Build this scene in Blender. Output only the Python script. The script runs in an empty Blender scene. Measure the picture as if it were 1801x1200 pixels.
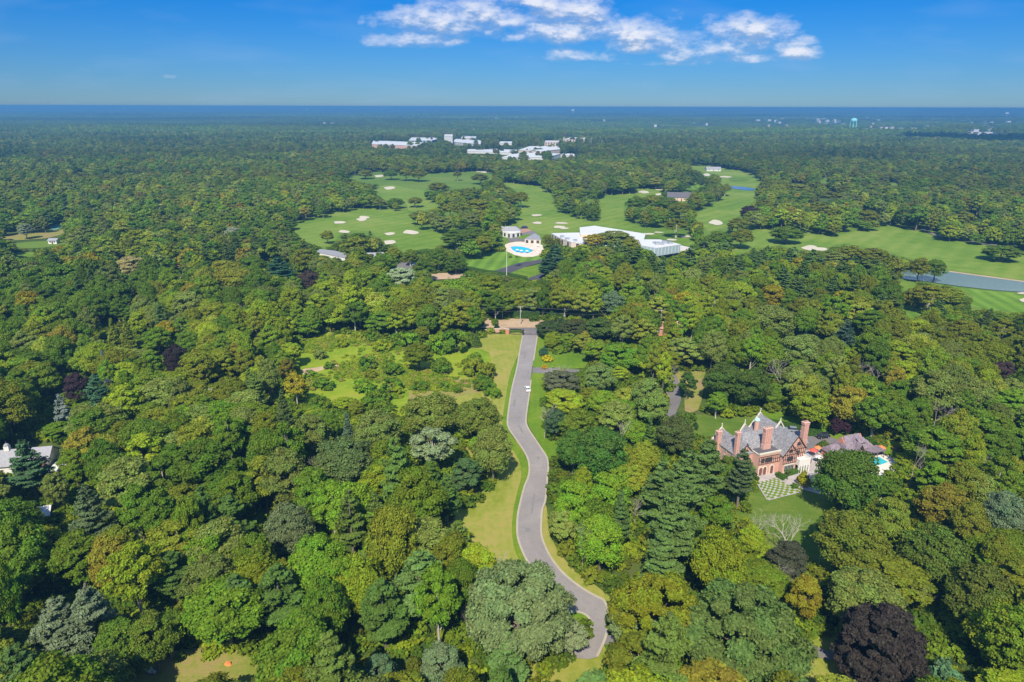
import bpy, math, random
import numpy as np
from mathutils import Vector, Matrix
random.seed(7); RNG = np.random.default_rng(11)
scene = bpy.context.scene
# ------------------------------------------------------------------ camera
CAMH, PITCH, ROLL = 110.0, math.radians(18.95), math.radians(0.16)
cam_d = bpy.data.cameras.new('camera'); cam_d.sensor_width = 36; cam_d.lens = 24
cam_d.clip_start = 1.0; cam_d.clip_end = 120000
cam = bpy.data.objects.new('camera', cam_d); scene.collection.objects.link(cam)
cam.matrix_world = Matrix.Translation((0, 0, CAMH)) @ Matrix.Rotation(math.pi/2-PITCH, 4, 'X') @ Matrix.Rotation(ROLL, 4, 'Z')
scene.camera = cam
# ------------------------------------------------------------------ sun, exposure
SUN_EL, SUN_AZ = math.radians(47), math.radians(9)      # shadows run away from the camera, a little to the right
sd = bpy.data.lights.new('sun', 'SUN'); sd.energy = 4.6; sd.angle = math.radians(0.5); sd.color = (1.0, 0.94, 0.80)
sun = bpy.data.objects.new('sun', sd); scene.collection.objects.link(sun)
ldir = Vector((math.sin(SUN_AZ)*math.cos(SUN_EL), math.cos(SUN_AZ)*math.cos(SUN_EL), -math.sin(SUN_EL)))
sun.rotation_euler = ldir.to_track_quat('-Z', 'Y').to_euler(); sun.location = (0, -50, 300)
scene.view_settings.view_transform = 'Standard'; scene.view_settings.look = 'None'
scene.view_settings.exposure = 0.6; scene.view_settings.gamma = 1
scene.render.engine = 'CYCLES'
cy = scene.cycles
cy.max_bounces = 5; cy.diffuse_bounces = 3; cy.glossy_bounces = 2; cy.transmission_bounces = 3; cy.volume_bounces = 0
cy.transparent_max_bounces = 4; cy.use_denoising = True; cy.caustics_reflective = False; cy.caustics_refractive = False
cy.sample_clamp_indirect = 3
# ------------------------------------------------------------------ pixel <-> world (1801x1200 picture)
FPX = 24/36*1801
def ray(x, y):
    u = (x-900.5)/FPX; v = -(y-600)/FPX
    c, s = math.cos(ROLL), math.sin(ROLL)
    u, v = u*c+v*s, -u*s+v*c
    return (u, math.cos(PITCH)+v*math.sin(PITCH), -math.sin(PITCH)+v*math.cos(PITCH))
def at(x, y, z=0.0):
    d = ray(x, y); t = (z-CAMH)/d[2]
    return Vector((d[0]*t, d[1]*t, z))
def proj(X, Y, Z):
    cp, sp = math.cos(PITCH), math.sin(PITCH)
    zc = Y*cp-(Z-CAMH)*sp; v = (Y*sp+(Z-CAMH)*cp)/zc; u = X/zc
    c, s = math.cos(ROLL), math.sin(ROLL)
    u, v = u*c-v*s, u*s+v*c
    return 900.5+u*FPX, 600-v*FPX, zc
# ------------------------------------------------------------------ world
world = bpy.data.worlds.new('World'); scene.world = world; world.use_nodes = True
wt = world.node_tree; wt.nodes.clear()
def N(nt, t, **k):
    n = nt.nodes.new(t)
    for a, b in k.items():
        if a.startswith('i_'): n.inputs[a[2:].replace('_', ' ')].default_value = b
        else: setattr(n, a, b)
    return n
def L(nt, a, b): nt.links.new(a, b)
def mathn(nt, op, a, b=None, c=None, clamp=False):
    n = nt.nodes.new('ShaderNodeMath'); n.operation = op; n.use_clamp = clamp
    for i, v in enumerate((a, b, c)):
        if v is None: continue
        if isinstance(v, (int, float)): n.inputs[i].default_value = v
        else: nt.links.new(v, n.inputs[i])
    return n.outputs[0]
def mixc(nt, f, a, b, mode='MIX'):
    n = nt.nodes.new('ShaderNodeMix'); n.data_type = 'RGBA'; n.blend_type = mode
    for i, v in ((0, f), (6, a), (7, b)):
        if isinstance(v, (int, float)): n.inputs[i].default_value = v
        elif isinstance(v, tuple): n.inputs[i].default_value = (*v, 1) if len(v) == 3 else v
        else: nt.links.new(v, n.inputs[i])
    return n.outputs[2]
def ramp(nt, f, stops):
    n = nt.nodes.new('ShaderNodeValToRGB'); e = n.color_ramp.elements
    e[0].position, e[0].color = stops[0][0], (*stops[0][1], 1); e[1].position, e[1].color = stops[-1][0], (*stops[-1][1], 1)
    for p, c in stops[1:-1]:
        q = e.new(p); q.color = (*c, 1)
    if f is not None: nt.links.new(f, n.inputs[0])
    return n.outputs[0]
def build_world():
    nt = wt
    sky = N(nt, 'ShaderNodeTexSky', sky_type='NISHITA', sun_disc=False, sun_elevation=SUN_EL, sun_rotation=math.pi+SUN_AZ,
            altitude=100, air_density=1.0, dust_density=0.2, ozone_density=4.0)
    tc = N(nt, 'ShaderNodeTexCoord'); sp = N(nt, 'ShaderNodeSeparateXYZ'); L(nt, tc.outputs['Generated'], sp.inputs[0])
    vx, vy, vz = sp.outputs
    # the clear blue of this day: less white at the horizon than the plain model
    elev = mathn(nt, 'MULTIPLY', vz, 2.0, clamp=True)
    tint = ramp(nt, elev, [(0, (.155, .27, .45)), (.06, (.115, .25, .46)), (.26, (.026, .23, .50)), (.42, (.38, .58, .85)), (1, (.85, .95, 1.0))])
    base = mixc(nt, 1.0, sky.outputs[0], tint, 'MULTIPLY')
    # cumulus bank, laid out in direction space: U = x/y, V = z/y
    ysafe = mathn(nt, 'MAXIMUM', vy, 0.05)
    U = mathn(nt, 'DIVIDE', vx, ysafe); V = mathn(nt, 'DIVIDE', vz, ysafe)
    def density(dU, dV):
        u = mathn(nt, 'ADD', U, dU); v = mathn(nt, 'ADD', V, dV)
        cb = N(nt, 'ShaderNodeCombineXYZ'); L(nt, u, cb.inputs[0]); L(nt, v, cb.inputs[1])
        wn = N(nt, 'ShaderNodeTexNoise', i_Scale=22.0, i_Detail=6.0, i_Roughness=.6, noise_dimensions='3D')
        mp = N(nt, 'ShaderNodeVectorMath', operation='MULTIPLY'); L(nt, cb.outputs[0], mp.inputs[0]); mp.inputs[1].default_value = (1, 2.0, 1)
        L(nt, mp.outputs[0], wn.inputs['Vector'])
        fine = mathn(nt, 'SUBTRACT', wn.outputs[0], .5)
        total = None
        for (cx, cyy, rx, ry, amp) in CLOUDS:
            d = ray(cx, cyy); cu, cv = d[0]/d[1], d[2]/d[1]
            a = mathn(nt, 'MULTIPLY', mathn(nt, 'SUBTRACT', u, cu), FPX/(rx*1.12))
            dv = mathn(nt, 'SUBTRACT', v, cv)
            b = mathn(nt, 'MULTIPLY', dv, FPX/(ry*1.45))
            bneg = mathn(nt, 'MINIMUM', b, 0.0)          # flatter base
            b = mathn(nt, 'ADD', b, mathn(nt, 'MULTIPLY', bneg, 0.9))
            q = mathn(nt, 'ADD', mathn(nt, 'POWER', mathn(nt, 'ABSOLUTE', a), 2.0), mathn(nt, 'POWER', mathn(nt, 'ABSOLUTE', b), 2.0))
            m = mathn(nt, 'SUBTRACT', amp, q)
            m = mathn(nt, 'MAXIMUM', m, -1.8)
            total = m if total is None else mathn(nt, 'SMOOTH_MAX', total, m, .35)
        return mathn(nt, 'ADD', total, mathn(nt, 'MULTIPLY', fine, 4.6))
    d0 = density(0.0, 0.0); d1 = density(-.002, .010)
    alpha = mathn(nt, 'MULTIPLY', mathn(nt, 'SUBTRACT', d0, -.35), .52, clamp=True)
    alpha = mathn(nt, 'POWER', alpha, 1.3)
    lit = mathn(nt, 'ADD', mathn(nt, 'MULTIPLY', mathn(nt, 'SUBTRACT', d0, d1), 1.15), .48, clamp=True)
    ccol = mixc(nt, lit, (1.7, 2.3, 3.4), (4.1, 4.25, 4.7))  # sunlit tops and shaded grey bases put into the cloud colour
    # faint high veil patches
    cb = N(nt, 'ShaderNodeCombineXYZ'); L(nt, U, cb.inputs[0]); L(nt, V, cb.inputs[1])
    mp = N(nt, 'ShaderNodeVectorMath', operation='MULTIPLY'); L(nt, cb.outputs[0], mp.inputs[0]); mp.inputs[1].default_value = (6, 26, 1)
    vn = N(nt, 'ShaderNodeTexNoise', i_Scale=1.0, i_Detail=2.0, i_Roughness=.55); L(nt, mp.outputs[0], vn.inputs['Vector'])
    veil = mathn(nt, 'MULTIPLY', mathn(nt, 'SUBTRACT', vn.outputs[0], .50), .55, clamp=True)
    base = mixc(nt, veil, base, (1.9, 2.7, 4.2))
    col = mixc(nt, mathn(nt, 'MULTIPLY', alpha, .93), base, ccol)
    bg = N(nt, 'ShaderNodeBackground', i_Strength=0.135); L(nt, col, bg.inputs[0])
    out = N(nt, 'ShaderNodeOutputWorld'); L(nt, bg.outputs[0], out.inputs[0])
CLOUDS = [ # picture x, y, half width, half height, strength
 (728, 73, 68, 14, 1.0), (790, 42, 95, 22, 1.35), (855, 26, 60, 20, 1.1), (1000, 24, 62, 22, 1.3), (930, 4, 90, 12, 1.1), (890, 40, 44, 14, 1.0), (960, 48, 60, 16, 1.0),
 (1000, 62, 95, 16, 1.2), (1125, 72, 52, 22, 1.3), (1020, 100, 70, 12, .6), (1178, 40, 26, 14, .3),
 (1215, 90, 50, 22, 1.0), (1320, 54, 60, 18, 1.3), (1300, 80, 75, 16, 1.1), (1400, 95, 45, 11, 1.0), (1405, 72, 30, 9, .6), (1340, 102, 60, 8, .7),
 (1160, 112, 55, 5, .5), (633, 41, 10, 8, .15), (300, 139, 40, 6, -.7), (370, 144, 40, 5, -.5), (135, 130, 24, 6, -.4), (5, 134, 12, 5, -.2)]
build_world()
# ------------------------------------------------------------------ tags & mesh helpers
def tag(o, label=None, cat=None, group=None, kind=None):
    if label: o['label'] = label
    if cat: o['category'] = cat
    if group: o['group'] = group
    if kind: o['kind'] = kind
    return o
def empty(name, loc, rz=0.0, label=None, cat=None, group=None):
    o = bpy.data.objects.new(name, None); scene.collection.objects.link(o)
    o.location = loc; o.rotation_euler = (0, 0, rz); o.empty_display_size = 1
    return tag(o, label, cat, group)
def link(name, me, parent=None, coll=None):
    o = bpy.data.objects.new(name, me); (coll or scene.collection).objects.link(o)
    if parent: o.parent = parent
    return o
class MB:
    def __init__(s): s.v = []; s.f = []; s.m = []
    def quad(s, *p, m=0):
        n = len(s.v); s.v += [tuple(q) for q in p]; s.f.append(tuple(range(n, n+len(p)))); s.m.append(m)
    def box(s, x0, x1, y0, y1, z0, z1, m=0):
        n = len(s.v)
        s.v += [(x0,y0,z0),(x1,y0,z0),(x1,y1,z0),(x0,y1,z0),(x0,y0,z1),(x1,y0,z1),(x1,y1,z1),(x0,y1,z1)]
        for f in ((0,3,2,1),(4,5,6,7),(0,1,5,4),(1,2,6,5),(2,3,7,6),(3,0,4,7)):
            s.f.append(tuple(n+i for i in f)); s.m.append(m)
    def prism(s, pts, z0, z1, m=0):
        n = len(s.v); k = len(pts)
        s.v += [(p[0],p[1],z0) for p in pts]+[(p[0],p[1],z1) for p in pts]
        s.f.append(tuple(n+k+i for i in range(k))); s.m.append(m)
        s.f.append(tuple(n+k-1-i for i in range(k))); s.m.append(m)
        for i in range(k):
            j = (i+1) % k; s.f.append((n+i, n+j, n+k+j, n+k+i)); s.m.append(m)
    def hull(s, bot, top, m=0):   # two rings of equal length
        n = len(s.v); k = len(bot); s.v += [tuple(p) for p in bot]+[tuple(p) for p in top]
        s.f.append(tuple(n+k+i for i in range(k))); s.m.append(m); s.f.append(tuple(n+k-1-i for i in range(k))); s.m.append(m)
        for i in range(k):
            j = (i+1) % k; s.f.append((n+i, n+j, n+k+j, n+k+i)); s.m.append(m)
    def tube(s, a, b, r0, r1, n=7, m=0, cap=True):
        a, b = Vector(a), Vector(b); d = (b-a)
        if d.length < 1e-6: return
        d.normalize(); u = d.orthogonal().normalized(); w = d.cross(u); k = len(s.v)
        for c, r in ((a, r0), (b, r1)):
            for i in range(n):
                t = 2*math.pi*i/n; s.v.append(tuple(c+u*math.cos(t)*r+w*math.sin(t)*r))
        for i in range(n):
            j = (i+1) % n; s.f.append((k+i, k+j, k+n+j, k+n+i)); s.m.append(m)
        if cap:
            s.f.append(tuple(k+n+i for i in range(n))); s.m.append(m)
            s.f.append(tuple(k+n-1-i for i in range(n))); s.m.append(m)
    def dome(s, c, rx, ry, rz, n=12, k=5, m=0, full=False):
        b = len(s.v); rows = []
        lo = -math.pi/2 if full else 0
        for j in range(k):
            e = lo+(math.pi/2-lo)*j/k; rows.append(len(s.v))
            for i in range(n):
                t = 2*math.pi*i/n; s.v.append((c[0]+rx*math.cos(e)*math.cos(t), c[1]+ry*math.cos(e)*math.sin(t), c[2]+rz*math.sin(e)))
        s.v.append((c[0], c[1], c[2]+rz)); t_ = len(s.v)-1
        for j in range(k-1):
            for i in range(n):
                q = (i+1) % n; s.f.append((rows[j]+i, rows[j]+q, rows[j+1]+q, rows[j+1]+i)); s.m.append(m)
        for i in range(n):
            s.f.append((rows[-1]+i, rows[-1]+(i+1) % n, t_)); s.m.append(m)
    def build(s, name, mats, parent=None, smooth=False, coll=None):
        me = bpy.data.meshes.new(name); me.from_pydata(s.v, [], s.f)
        for mm in (mats if isinstance(mats, (list, tuple)) else [mats]): me.materials.append(mm)
        me.polygons.foreach_set('material_index', s.m)
        if smooth: me.polygons.foreach_set('use_smooth', [True]*len(s.f))
        me.update(); return link(name, me, parent, coll)
def smooth_poly(pts, n=5, closed=True):
    out = []; k = len(pts)
    for i in range(k if closed else k-1):
        p0, p1, p2, p3 = (Vector(pts[(i-1) % k] if closed or i > 0 else pts[0]), Vector(pts[i]), Vector(pts[(i+1) % k]),
                          Vector(pts[(i+2) % k] if closed or i+2 < k else pts[-1]))
        for j in range(n):
            t = j/n
            out.append(0.5*((2*p1)+(-p0+p2)*t+(2*p0-5*p1+4*p2-p3)*t*t+(-p0+3*p1-3*p2+p3)*t**3))
    if not closed: out.append(Vector(pts[-1]))
    return out
# ------------------------------------------------------------------ materials
def newmat(name):
    m = bpy.data.materials.new(name); m.use_nodes = True; nt = m.node_tree
    b = nt.nodes['Principled BSDF']; b.inputs['Specular IOR Level'].default_value = .25
    return m, nt, b
def noise(nt, scale, detail=4, rough=.55, coord=None, dist=0.0):
    n = N(nt, 'ShaderNodeTexNoise'); n.inputs['Scale'].default_value = scale; n.inputs['Detail'].default_value = detail
    n.inputs['Roughness'].default_value = rough; n.inputs['Distortion'].default_value = dist
    if coord is not None: L(nt, coord, n.inputs['Vector'])
    return n.outputs[0]
def objco(nt): return N(nt, 'ShaderNodeTexCoord').outputs['Object']
def geoco(nt): return N(nt, 'ShaderNodeNewGeometry').outputs['Position']
def simple(name, col, rough=.7, var=.12, scale=1.5, spec=.25, bump=0.0, metal=0):
    m, nt, b = newmat(name); co = objco(nt)
    f = noise(nt, scale, 5, .6, co)
    c = mixc(nt, f, tuple(x*(1-var*1.6) for x in col), tuple(min(1, x*(1+var*1.6)) for x in col)); L(nt, c, b.inputs['Base Color'])
    b.inputs['Roughness'].default_value = rough; b.inputs['Specular IOR Level'].default_value = spec; b.inputs['Metallic'].default_value = metal
    if bump:
        bp = N(nt, 'ShaderNodeBump', i_Strength=bump, i_Distance=.05); L(nt, noise(nt, scale*6, 4, .6, co), bp.inputs['Height']); L(nt, bp.outputs[0], b.inputs['Normal'])
    return m
def ground_mat(name, stops, s1, s2=None, stripes=None, rough=.9, bump=.3):
    """large patches and fine grain mixed; stripes = (direction degrees, width, amount)"""
    m, nt, b = newmat(name); co = geoco(nt)
    f = noise(nt, s1, 6, .62, co, .6); g = noise(nt, s2 or s1*14, 5, .7, co)
    mix = mathn(nt, 'ADD', mathn(nt, 'MULTIPLY', f, .62), mathn(nt, 'MULTIPLY', g, .38))
    if stripes:
        a, w, amt = stripes; rot = N(nt, 'ShaderNodeVectorRotate', rotation_type='Z_AXIS'); rot.inputs['Angle'].default_value = math.radians(a)
        L(nt, co, rot.inputs['Vector']); sx = N(nt, 'ShaderNodeSeparateXYZ'); L(nt, rot.outputs[0], sx.inputs[0])
        wob = mathn(nt, 'MULTIPLY', noise(nt, s1*2, 2, .5, co), 2.5)
        sn = mathn(nt, 'SINE', mathn(nt, 'MULTIPLY', mathn(nt, 'ADD', sx.outputs[0], wob), math.pi/w))
        mix = mathn(nt, 'ADD', mix, mathn(nt, 'MULTIPLY', sn, amt))
    c = ramp(nt, mix, stops); L(nt, c, b.inputs['Base Color']); b.inputs['Roughness'].default_value = rough; b.inputs['Specular IOR Level'].default_value = .1
    bp = N(nt, 'ShaderNodeBump', i_Strength=bump, i_Distance=.15); L(nt, noise(nt, (s2 or s1*14)*1.5, 4, .7, co), bp.inputs['Height']); L(nt, bp.outputs[0], b.inputs['Normal'])
    return m
M = {}
M['floor'] = ground_mat('forest_floor', [(.36, (.018, .030, .008)), (.46, (.05, .085, .014)), (.54, (.085, .12, .02)), (.62, (.10, .09, .04)), (.72, (.14, .15, .04))], .03, .9, bump=1.0)
M['lawn_dry'] = ground_mat('dry_lawn', [(.30, (.11, .17, .015)), (.42, (.19, .22, .025)), (.50, (.25, .255, .045)), (.58, (.31, .26, .07)), (.75, (.28, .21, .075))], .045, .5, (-4, 1.2, .012))
M['lawn_green'] = ground_mat('green_lawn', [(.3, (.065, .14, .010)), (.5, (.12, .20, .012)), (.7, (.20, .24, .025))], .05, .6, (2, 1.1, .018))
M['estate_grass'] = ground_mat('estate_grass', [(.3, (.055, .11, .012)), (.5, (.10, .155, .018)), (.64, (.17, .19, .035)), (.75, (.24, .20, .07))], .06, .6)
M['meadow'] = ground_mat('meadow_grass', [(.32, (.08, .15, .01)), (.45, (.16, .24, .012)), (.55, (.24, .29, .02)), (.66, (.27, .25, .05)), (.75, (.18, .19, .03))], .035, .3)
M['brown'] = ground_mat('thin_brown_grass', [(.32, (.10, .15, .02)), (.44, (.19, .21, .035)), (.52, (.27, .23, .07)), (.6, (.26, .18, .09)), (.72, (.13, .17, .03))], .07, .7, bump=.6)
M['fairway'] = ground_mat('fairway_grass', [(.28, (.075, .14, .016)), (.45, (.12, .20, .018)), (.58, (.18, .24, .035)), (.72, (.24, .25, .06))], .012, .12, (38, 7, .028), bump=.1)
M['fairway2'] = ground_mat('striped_grass', [(.3, (.075, .15, .015)), (.5, (.12, .22, .02)), (.7, (.18, .28, .035))], .02, .2, (10, 4.5, .10), bump=.1)
M['rough'] = ground_mat('rough_grass', [(.3, (.065, .125, .012)), (.5, (.11, .18, .018)), (.7, (.17, .21, .04))], .012, .15, bump=.15)
M['sand'] = ground_mat('bunker_sand', [(.3, (.46, .40, .30)), (.7, (.60, .54, .43))], .1, 1.0)
M['asphalt'] = ground_mat('lane_asphalt', [(.30, (.17, .15, .14)), (.42, (.235, .21, .20)), (.55, (.27, .24, .225)), (.70, (.33, .295, .275))], .07, 1.2, bump=.15, rough=.85)
M['asphalt_dark'] = ground_mat('dark_asphalt', [(.3, (.055, .05, .06)), (.7, (.10, .095, .10))], .1, 2.0, bump=.1)
M['asphalt_mid'] = ground_mat('worn_asphalt', [(.3, (.14, .125, .125)), (.7, (.21, .19, .18))], .1, 2.0, bump=.1)
M['patch'] = ground_mat('patch_asphalt', [(.3, (.19, .175, .17)), (.7, (.235, .215, .205))], .3, 3.0, bump=.1)
M['kerb'] = ground_mat('kerb_stone', [(.3, (.33, .285, .22)), (.7, (.46, .40, .31))], .4, 4.0)
M['paving'] = ground_mat('pale_paving', [(.3, (.30, .26, .25)), (.5, (.40, .35, .33)), (.7, (.50, .46, .42))], .3, 2.0)
M['deck'] = ground_mat('pool_deck', [(.3, (.62, .55, .47)), (.7, (.74, .68, .60))], .2, 1.5)
M['clubdeck'] = ground_mat('club_pool_deck', [(.3, (.60, .45, .36)), (.6, (.70, .58, .48)), (.75, (.75, .66, .58))], .08, 1.0)
M['verge'] = ground_mat('sandy_verge', [(.3, (.30, .21, .13)), (.5, (.44, .31, .20)), (.7, (.50, .40, .25))], .15, 1.2)
M['terracotta'] = ground_mat('terracotta_paving', [(.3, (.34, .17, .11)), (.7, (.48, .27, .19))], .1, 1.5)
def water(name, col, rough=.06, bump=.2, bs=.6):
    m, nt, b = newmat(name); co = geoco(nt)
    f = noise(nt, .02, 3, .5, co); L(nt, mixc(nt, f, tuple(c*.85 for c in col), tuple(c*1.12 for c in col)), b.inputs['Base Color'])
    b.inputs['Roughness'].default_value = rough; b.inputs['Specular IOR Level'].default_value = .5
    bp = N(nt, 'ShaderNodeBump', i_Strength=bump, i_Distance=.08); L(nt, noise(nt, bs, 4, .6, co), bp.inputs['Height']); L(nt, bp.outputs[0], b.inputs['Normal'])
    return m
M['pond'] = water('pond_water', (.13, .19, .16), .12); M['pond_blue'] = water('deep_water', (.02, .09, .20), .1)
M['poolwater'] = water('pool_water', (.05, .50, .58), .08); M['poolwater2'] = water('club_pool_water', (.02, .50, .70), .08)
def bark(name, c0, c1):
    m, nt, b = newmat(name); co = objco(nt); L(nt, mixc(nt, noise(nt, 3, 5, .7, co), c0, c1), b.inputs['Base Color']); b.inputs['Roughness'].default_value = .9
    return m
M['bark'] = bark('bark', (.10, .085, .06), (.24, .20, .15)); M['bark_pale'] = bark('pale_bark', (.30, .26, .20), (.50, .45, .36)); M['bark_dead'] = bark('dead_wood', (.26, .23, .19), (.46, .41, .34))
def leafmat(name, transl=.22):
    m, nt, b = newmat(name)
    at_ = N(nt, 'ShaderNodeAttribute', attribute_type='INSTANCER', attribute_name='tint')
    lv = N(nt, 'ShaderNodeAttribute', attribute_type='GEOMETRY', attribute_name='lv')
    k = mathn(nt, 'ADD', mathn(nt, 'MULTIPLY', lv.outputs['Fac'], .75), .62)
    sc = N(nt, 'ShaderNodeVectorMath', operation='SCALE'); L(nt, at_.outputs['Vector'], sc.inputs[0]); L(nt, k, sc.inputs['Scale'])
    hs = N(nt, 'ShaderNodeHueSaturation'); L(nt, sc.outputs[0], hs.inputs['Color'])
    hl = N(nt, 'ShaderNodeAttribute', attribute_type='GEOMETRY', attribute_name='lh')
    L(nt, mathn(nt, 'ADD', mathn(nt, 'MULTIPLY', hl.outputs['Fac'], .05), .475), hs.inputs['Hue'])
    L(nt, hs.outputs[0], b.inputs['Base Color']); b.inputs['Roughness'].default_value = .6; b.inputs['Specular IOR Level'].default_value = .08
    tr = N(nt, 'ShaderNodeBsdfTranslucent'); t2 = mixc(nt, 1.0, hs.outputs[0], (1.3, 1.5, .6), 'MULTIPLY'); L(nt, t2, tr.inputs[0])
    mx = N(nt, 'ShaderNodeMixShader'); mx.inputs[0].default_value = transl; L(nt, b.outputs[0], mx.inputs[1]); L(nt, tr.outputs[0], mx.inputs[2])
    L(nt, mx.outputs[0], nt.nodes['Material Output'].inputs[0]); return m
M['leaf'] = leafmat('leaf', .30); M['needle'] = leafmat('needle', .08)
# wall / roof materials
def brick(name, c0, c1, mortar, sc=1.0):
    m, nt, b = newmat(name); co = objco(nt)
    t = N(nt, 'ShaderNodeTexBrick'); t.inputs['Scale'].default_value = sc; L(nt, co, t.inputs['Vector'])
    mp = N(nt, 'ShaderNodeMapping'); mp.inputs['Rotation'].default_value = (math.pi/2, 0, 0); L(nt, co, mp.inputs[0]); L(nt, mp.outputs[0], t.inputs['Vector'])
    t.inputs['Color1'].default_value = (*c0, 1); t.inputs['Color2'].default_value = (*c1, 1); t.inputs['Mortar'].default_value = (*mortar, 1)
    t.inputs['Brick Width'].default_value = .5; t.inputs['Row Height'].default_value = .2; t.inputs['Mortar Size'].default_value = .015
    c = mixc(nt, mathn(nt, 'MULTIPLY', noise(nt, .8, 5, .65, co), .7), t.outputs[0], tuple(x*1.35 for x in c1)); L(nt, c, b.inputs['Base Color']); b.inputs['Roughness'].default_value = .85
    return m
M['brick'] = brick('rose_brick', (.42, .20, .15), (.52, .28, .22), (.52, .40, .33))
M['brick_red'] = brick('red_brick', (.42, .15, .10), (.48, .20, .13), (.4, .25, .2))
M['brick_tan'] = brick('tan_brick', (.50, .33, .24), (.60, .42, .31), (.5, .4, .3))
def slate(name, c0, c1):
    m, nt, b = newmat(name); co = objco(nt)
    v = N(nt, 'ShaderNodeTexVoronoi', i_Scale=2.6); L(nt, co, v.inputs['Vector']); sx = N(nt, 'ShaderNodeSeparateColor'); L(nt, v.outputs['Color'], sx.inputs[0])
    f = mathn(nt, 'ADD', mathn(nt, 'MULTIPLY', sx.outputs[0], .55), mathn(nt, 'MULTIPLY', noise(nt, .5, 5, .6, co), .45))
    L(nt, mixc(nt, f, c0, c1), b.inputs['Base Color']); b.inputs['Roughness'].default_value = .6
    w = N(nt, 'ShaderNodeTexWave', i_Scale=2.2, bands_direction='Z'); L(nt, co, w.inputs['Vector'])
    bp = N(nt, 'ShaderNodeBump', i_Strength=.5, i_Distance=.05); L(nt, w.outputs['Fac'], bp.inputs['Height']); L(nt, bp.outputs[0], b.inputs['Normal'])
    return m
M['slate'] = slate('grey_slate', (.12, .115, .12), (.36, .34, .345)); M['slate2'] = slate('purple_slate', (.12, .09, .11), (.33, .26, .29)); M['shingle'] = slate('pale_shingle', (.24, .235, .25), (.34, .33, .345))
M['stone'] = simple('pale_limestone', (.60, .54, .43), .8, .08, 1.2); M['white'] = simple('white_paint', (.70, .66, .60), .55, .05, .6)
M['timber'] = simple('dark_timber', (.07, .045, .035), .8, .2, 3); M['glass'] = simple('window_glass', (.035, .045, .06), .12, .2, .8, .6)
M['lead'] = simple('dark_flat_roof', (.11, .10, .11), .8, .15, .4); M['copper'] = simple('green_copper', (.36, .56, .52), .6, .1, 2)
M['roofwhite'] = simple('white_membrane_roof', (.58, .575, .575), .7, .07, .08); M['green_glass'] = simple('pale_blue_glass', (.34, .44, .47), .25, .08, .3, .5)
M['tan'] = simple('tan_render', (.62, .50, .40), .8, .06, .3); M['rooftan'] = simple('pale_gravel_roof', (.55, .50, .46), .9, .08, .1)
M['iron'] = simple('black_iron', (.03, .03, .035), .5, .1, 2); M['pole'] = simple('weathered_pole', (.42, .38, .33), .85, .15, 1.5); M['metal'] = simple('grey_metal', (.45, .46, .48), .4, .05, 2, .5, 0, .5)
M['carwhite'] = simple('white_car_paint', (.8, .8, .8), .2, .01, 1, .6); M['carblack'] = simple('black_car_paint', (.02, .02, .025), .15, .05, 1, .6); M['cargrey'] = simple('grey_car_paint', (.22, .24, .27), .2, .05, 1, .6)
M['carblue'] = simple('dark_blue_car_paint', (.02, .04, .12), .2, .05, 1, .6)
M['tyre'] = simple('tyre_rubber', (.02, .02, .02), .9, .1, 3); M['red'] = simple('red_canvas', (.62, .10, .07), .8, .1, 1); M['orange'] = simple('orange_canvas', (.75, .22, .07), .8, .1, 1)
M['lamp_red'] = simple('red_tail_lamp', (.45, .02, .02), .3, .05, 1); M['wood'] = simple('red_brown_wood', (.20, .07, .06), .7, .2, 2)
M['court'] = simple('green_court', (.12, .26, .20), .9, .08, .1); M['tower_teal'] = simple('turquoise_tank', (.25, .62, .62), .5, .05, .05); M['tower_white'] = simple('white_tank', (.8, .82, .82), .5, .03, .05)
M['farwhite'] = simple('far_white_wall', (.58, .56, .53), .7, .05, .02); M['farpink'] = simple('far_pink_wall', (.62, .46, .38), .8, .05, .02)
# ------------------------------------------------------------------ terrain
def hgt(x, y):
    d = np.hypot(x, y); k = np.clip((d-4500)/9000, 0, 1)
    n = (np.sin(x/2900+1.3)+np.sin(y/2300+x/5200)+np.sin(x/1300+y/1700+2)*.5)
    m = np.clip((d-15000)/9000, 0, 1)
    return k*(4*n+2) + m*(30+10*np.sin(x/6100+.8)+5*np.sin(x/2500))
def build_ground():
    rs = np.concatenate([[0], np.geomspace(60, 60000, 90)]); th = np.linspace(0, 2*math.pi, 181)[:-1]
    V = [(0, 0, -.15)]; F = []
    for r in rs[1:]:
        x = r*np.sin(th); y = r*np.cos(th); z = hgt(x, y)-.15
        V += list(zip(x.tolist(), y.tolist(), z.tolist()))
    n = 180
    for i in range(n): F.append((0, 1+(i+1) % n, 1+i))
    for j in range(len(rs)-2):
        a = 1+j*n; b = a+n
        for i in range(n):
            k = (i+1) % n; F.append((a+i, a+k, b+k, b+i))
    me = bpy.data.meshes.new('ground'); me.from_pydata(V, [], F); me.materials.append(M['floor']); me.polygons.foreach_set('use_smooth', [True]*len(F)); me.update()
    tag(link('ground', me), kind='structure')
build_ground()
CLEAR = []     # picture polygons that stay free of tree silhouettes
LAYER = [0.0]
SOLID = []     # ground footprints (cx, cy, radius) nothing may grow through: buildings, hand-placed trees
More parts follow.
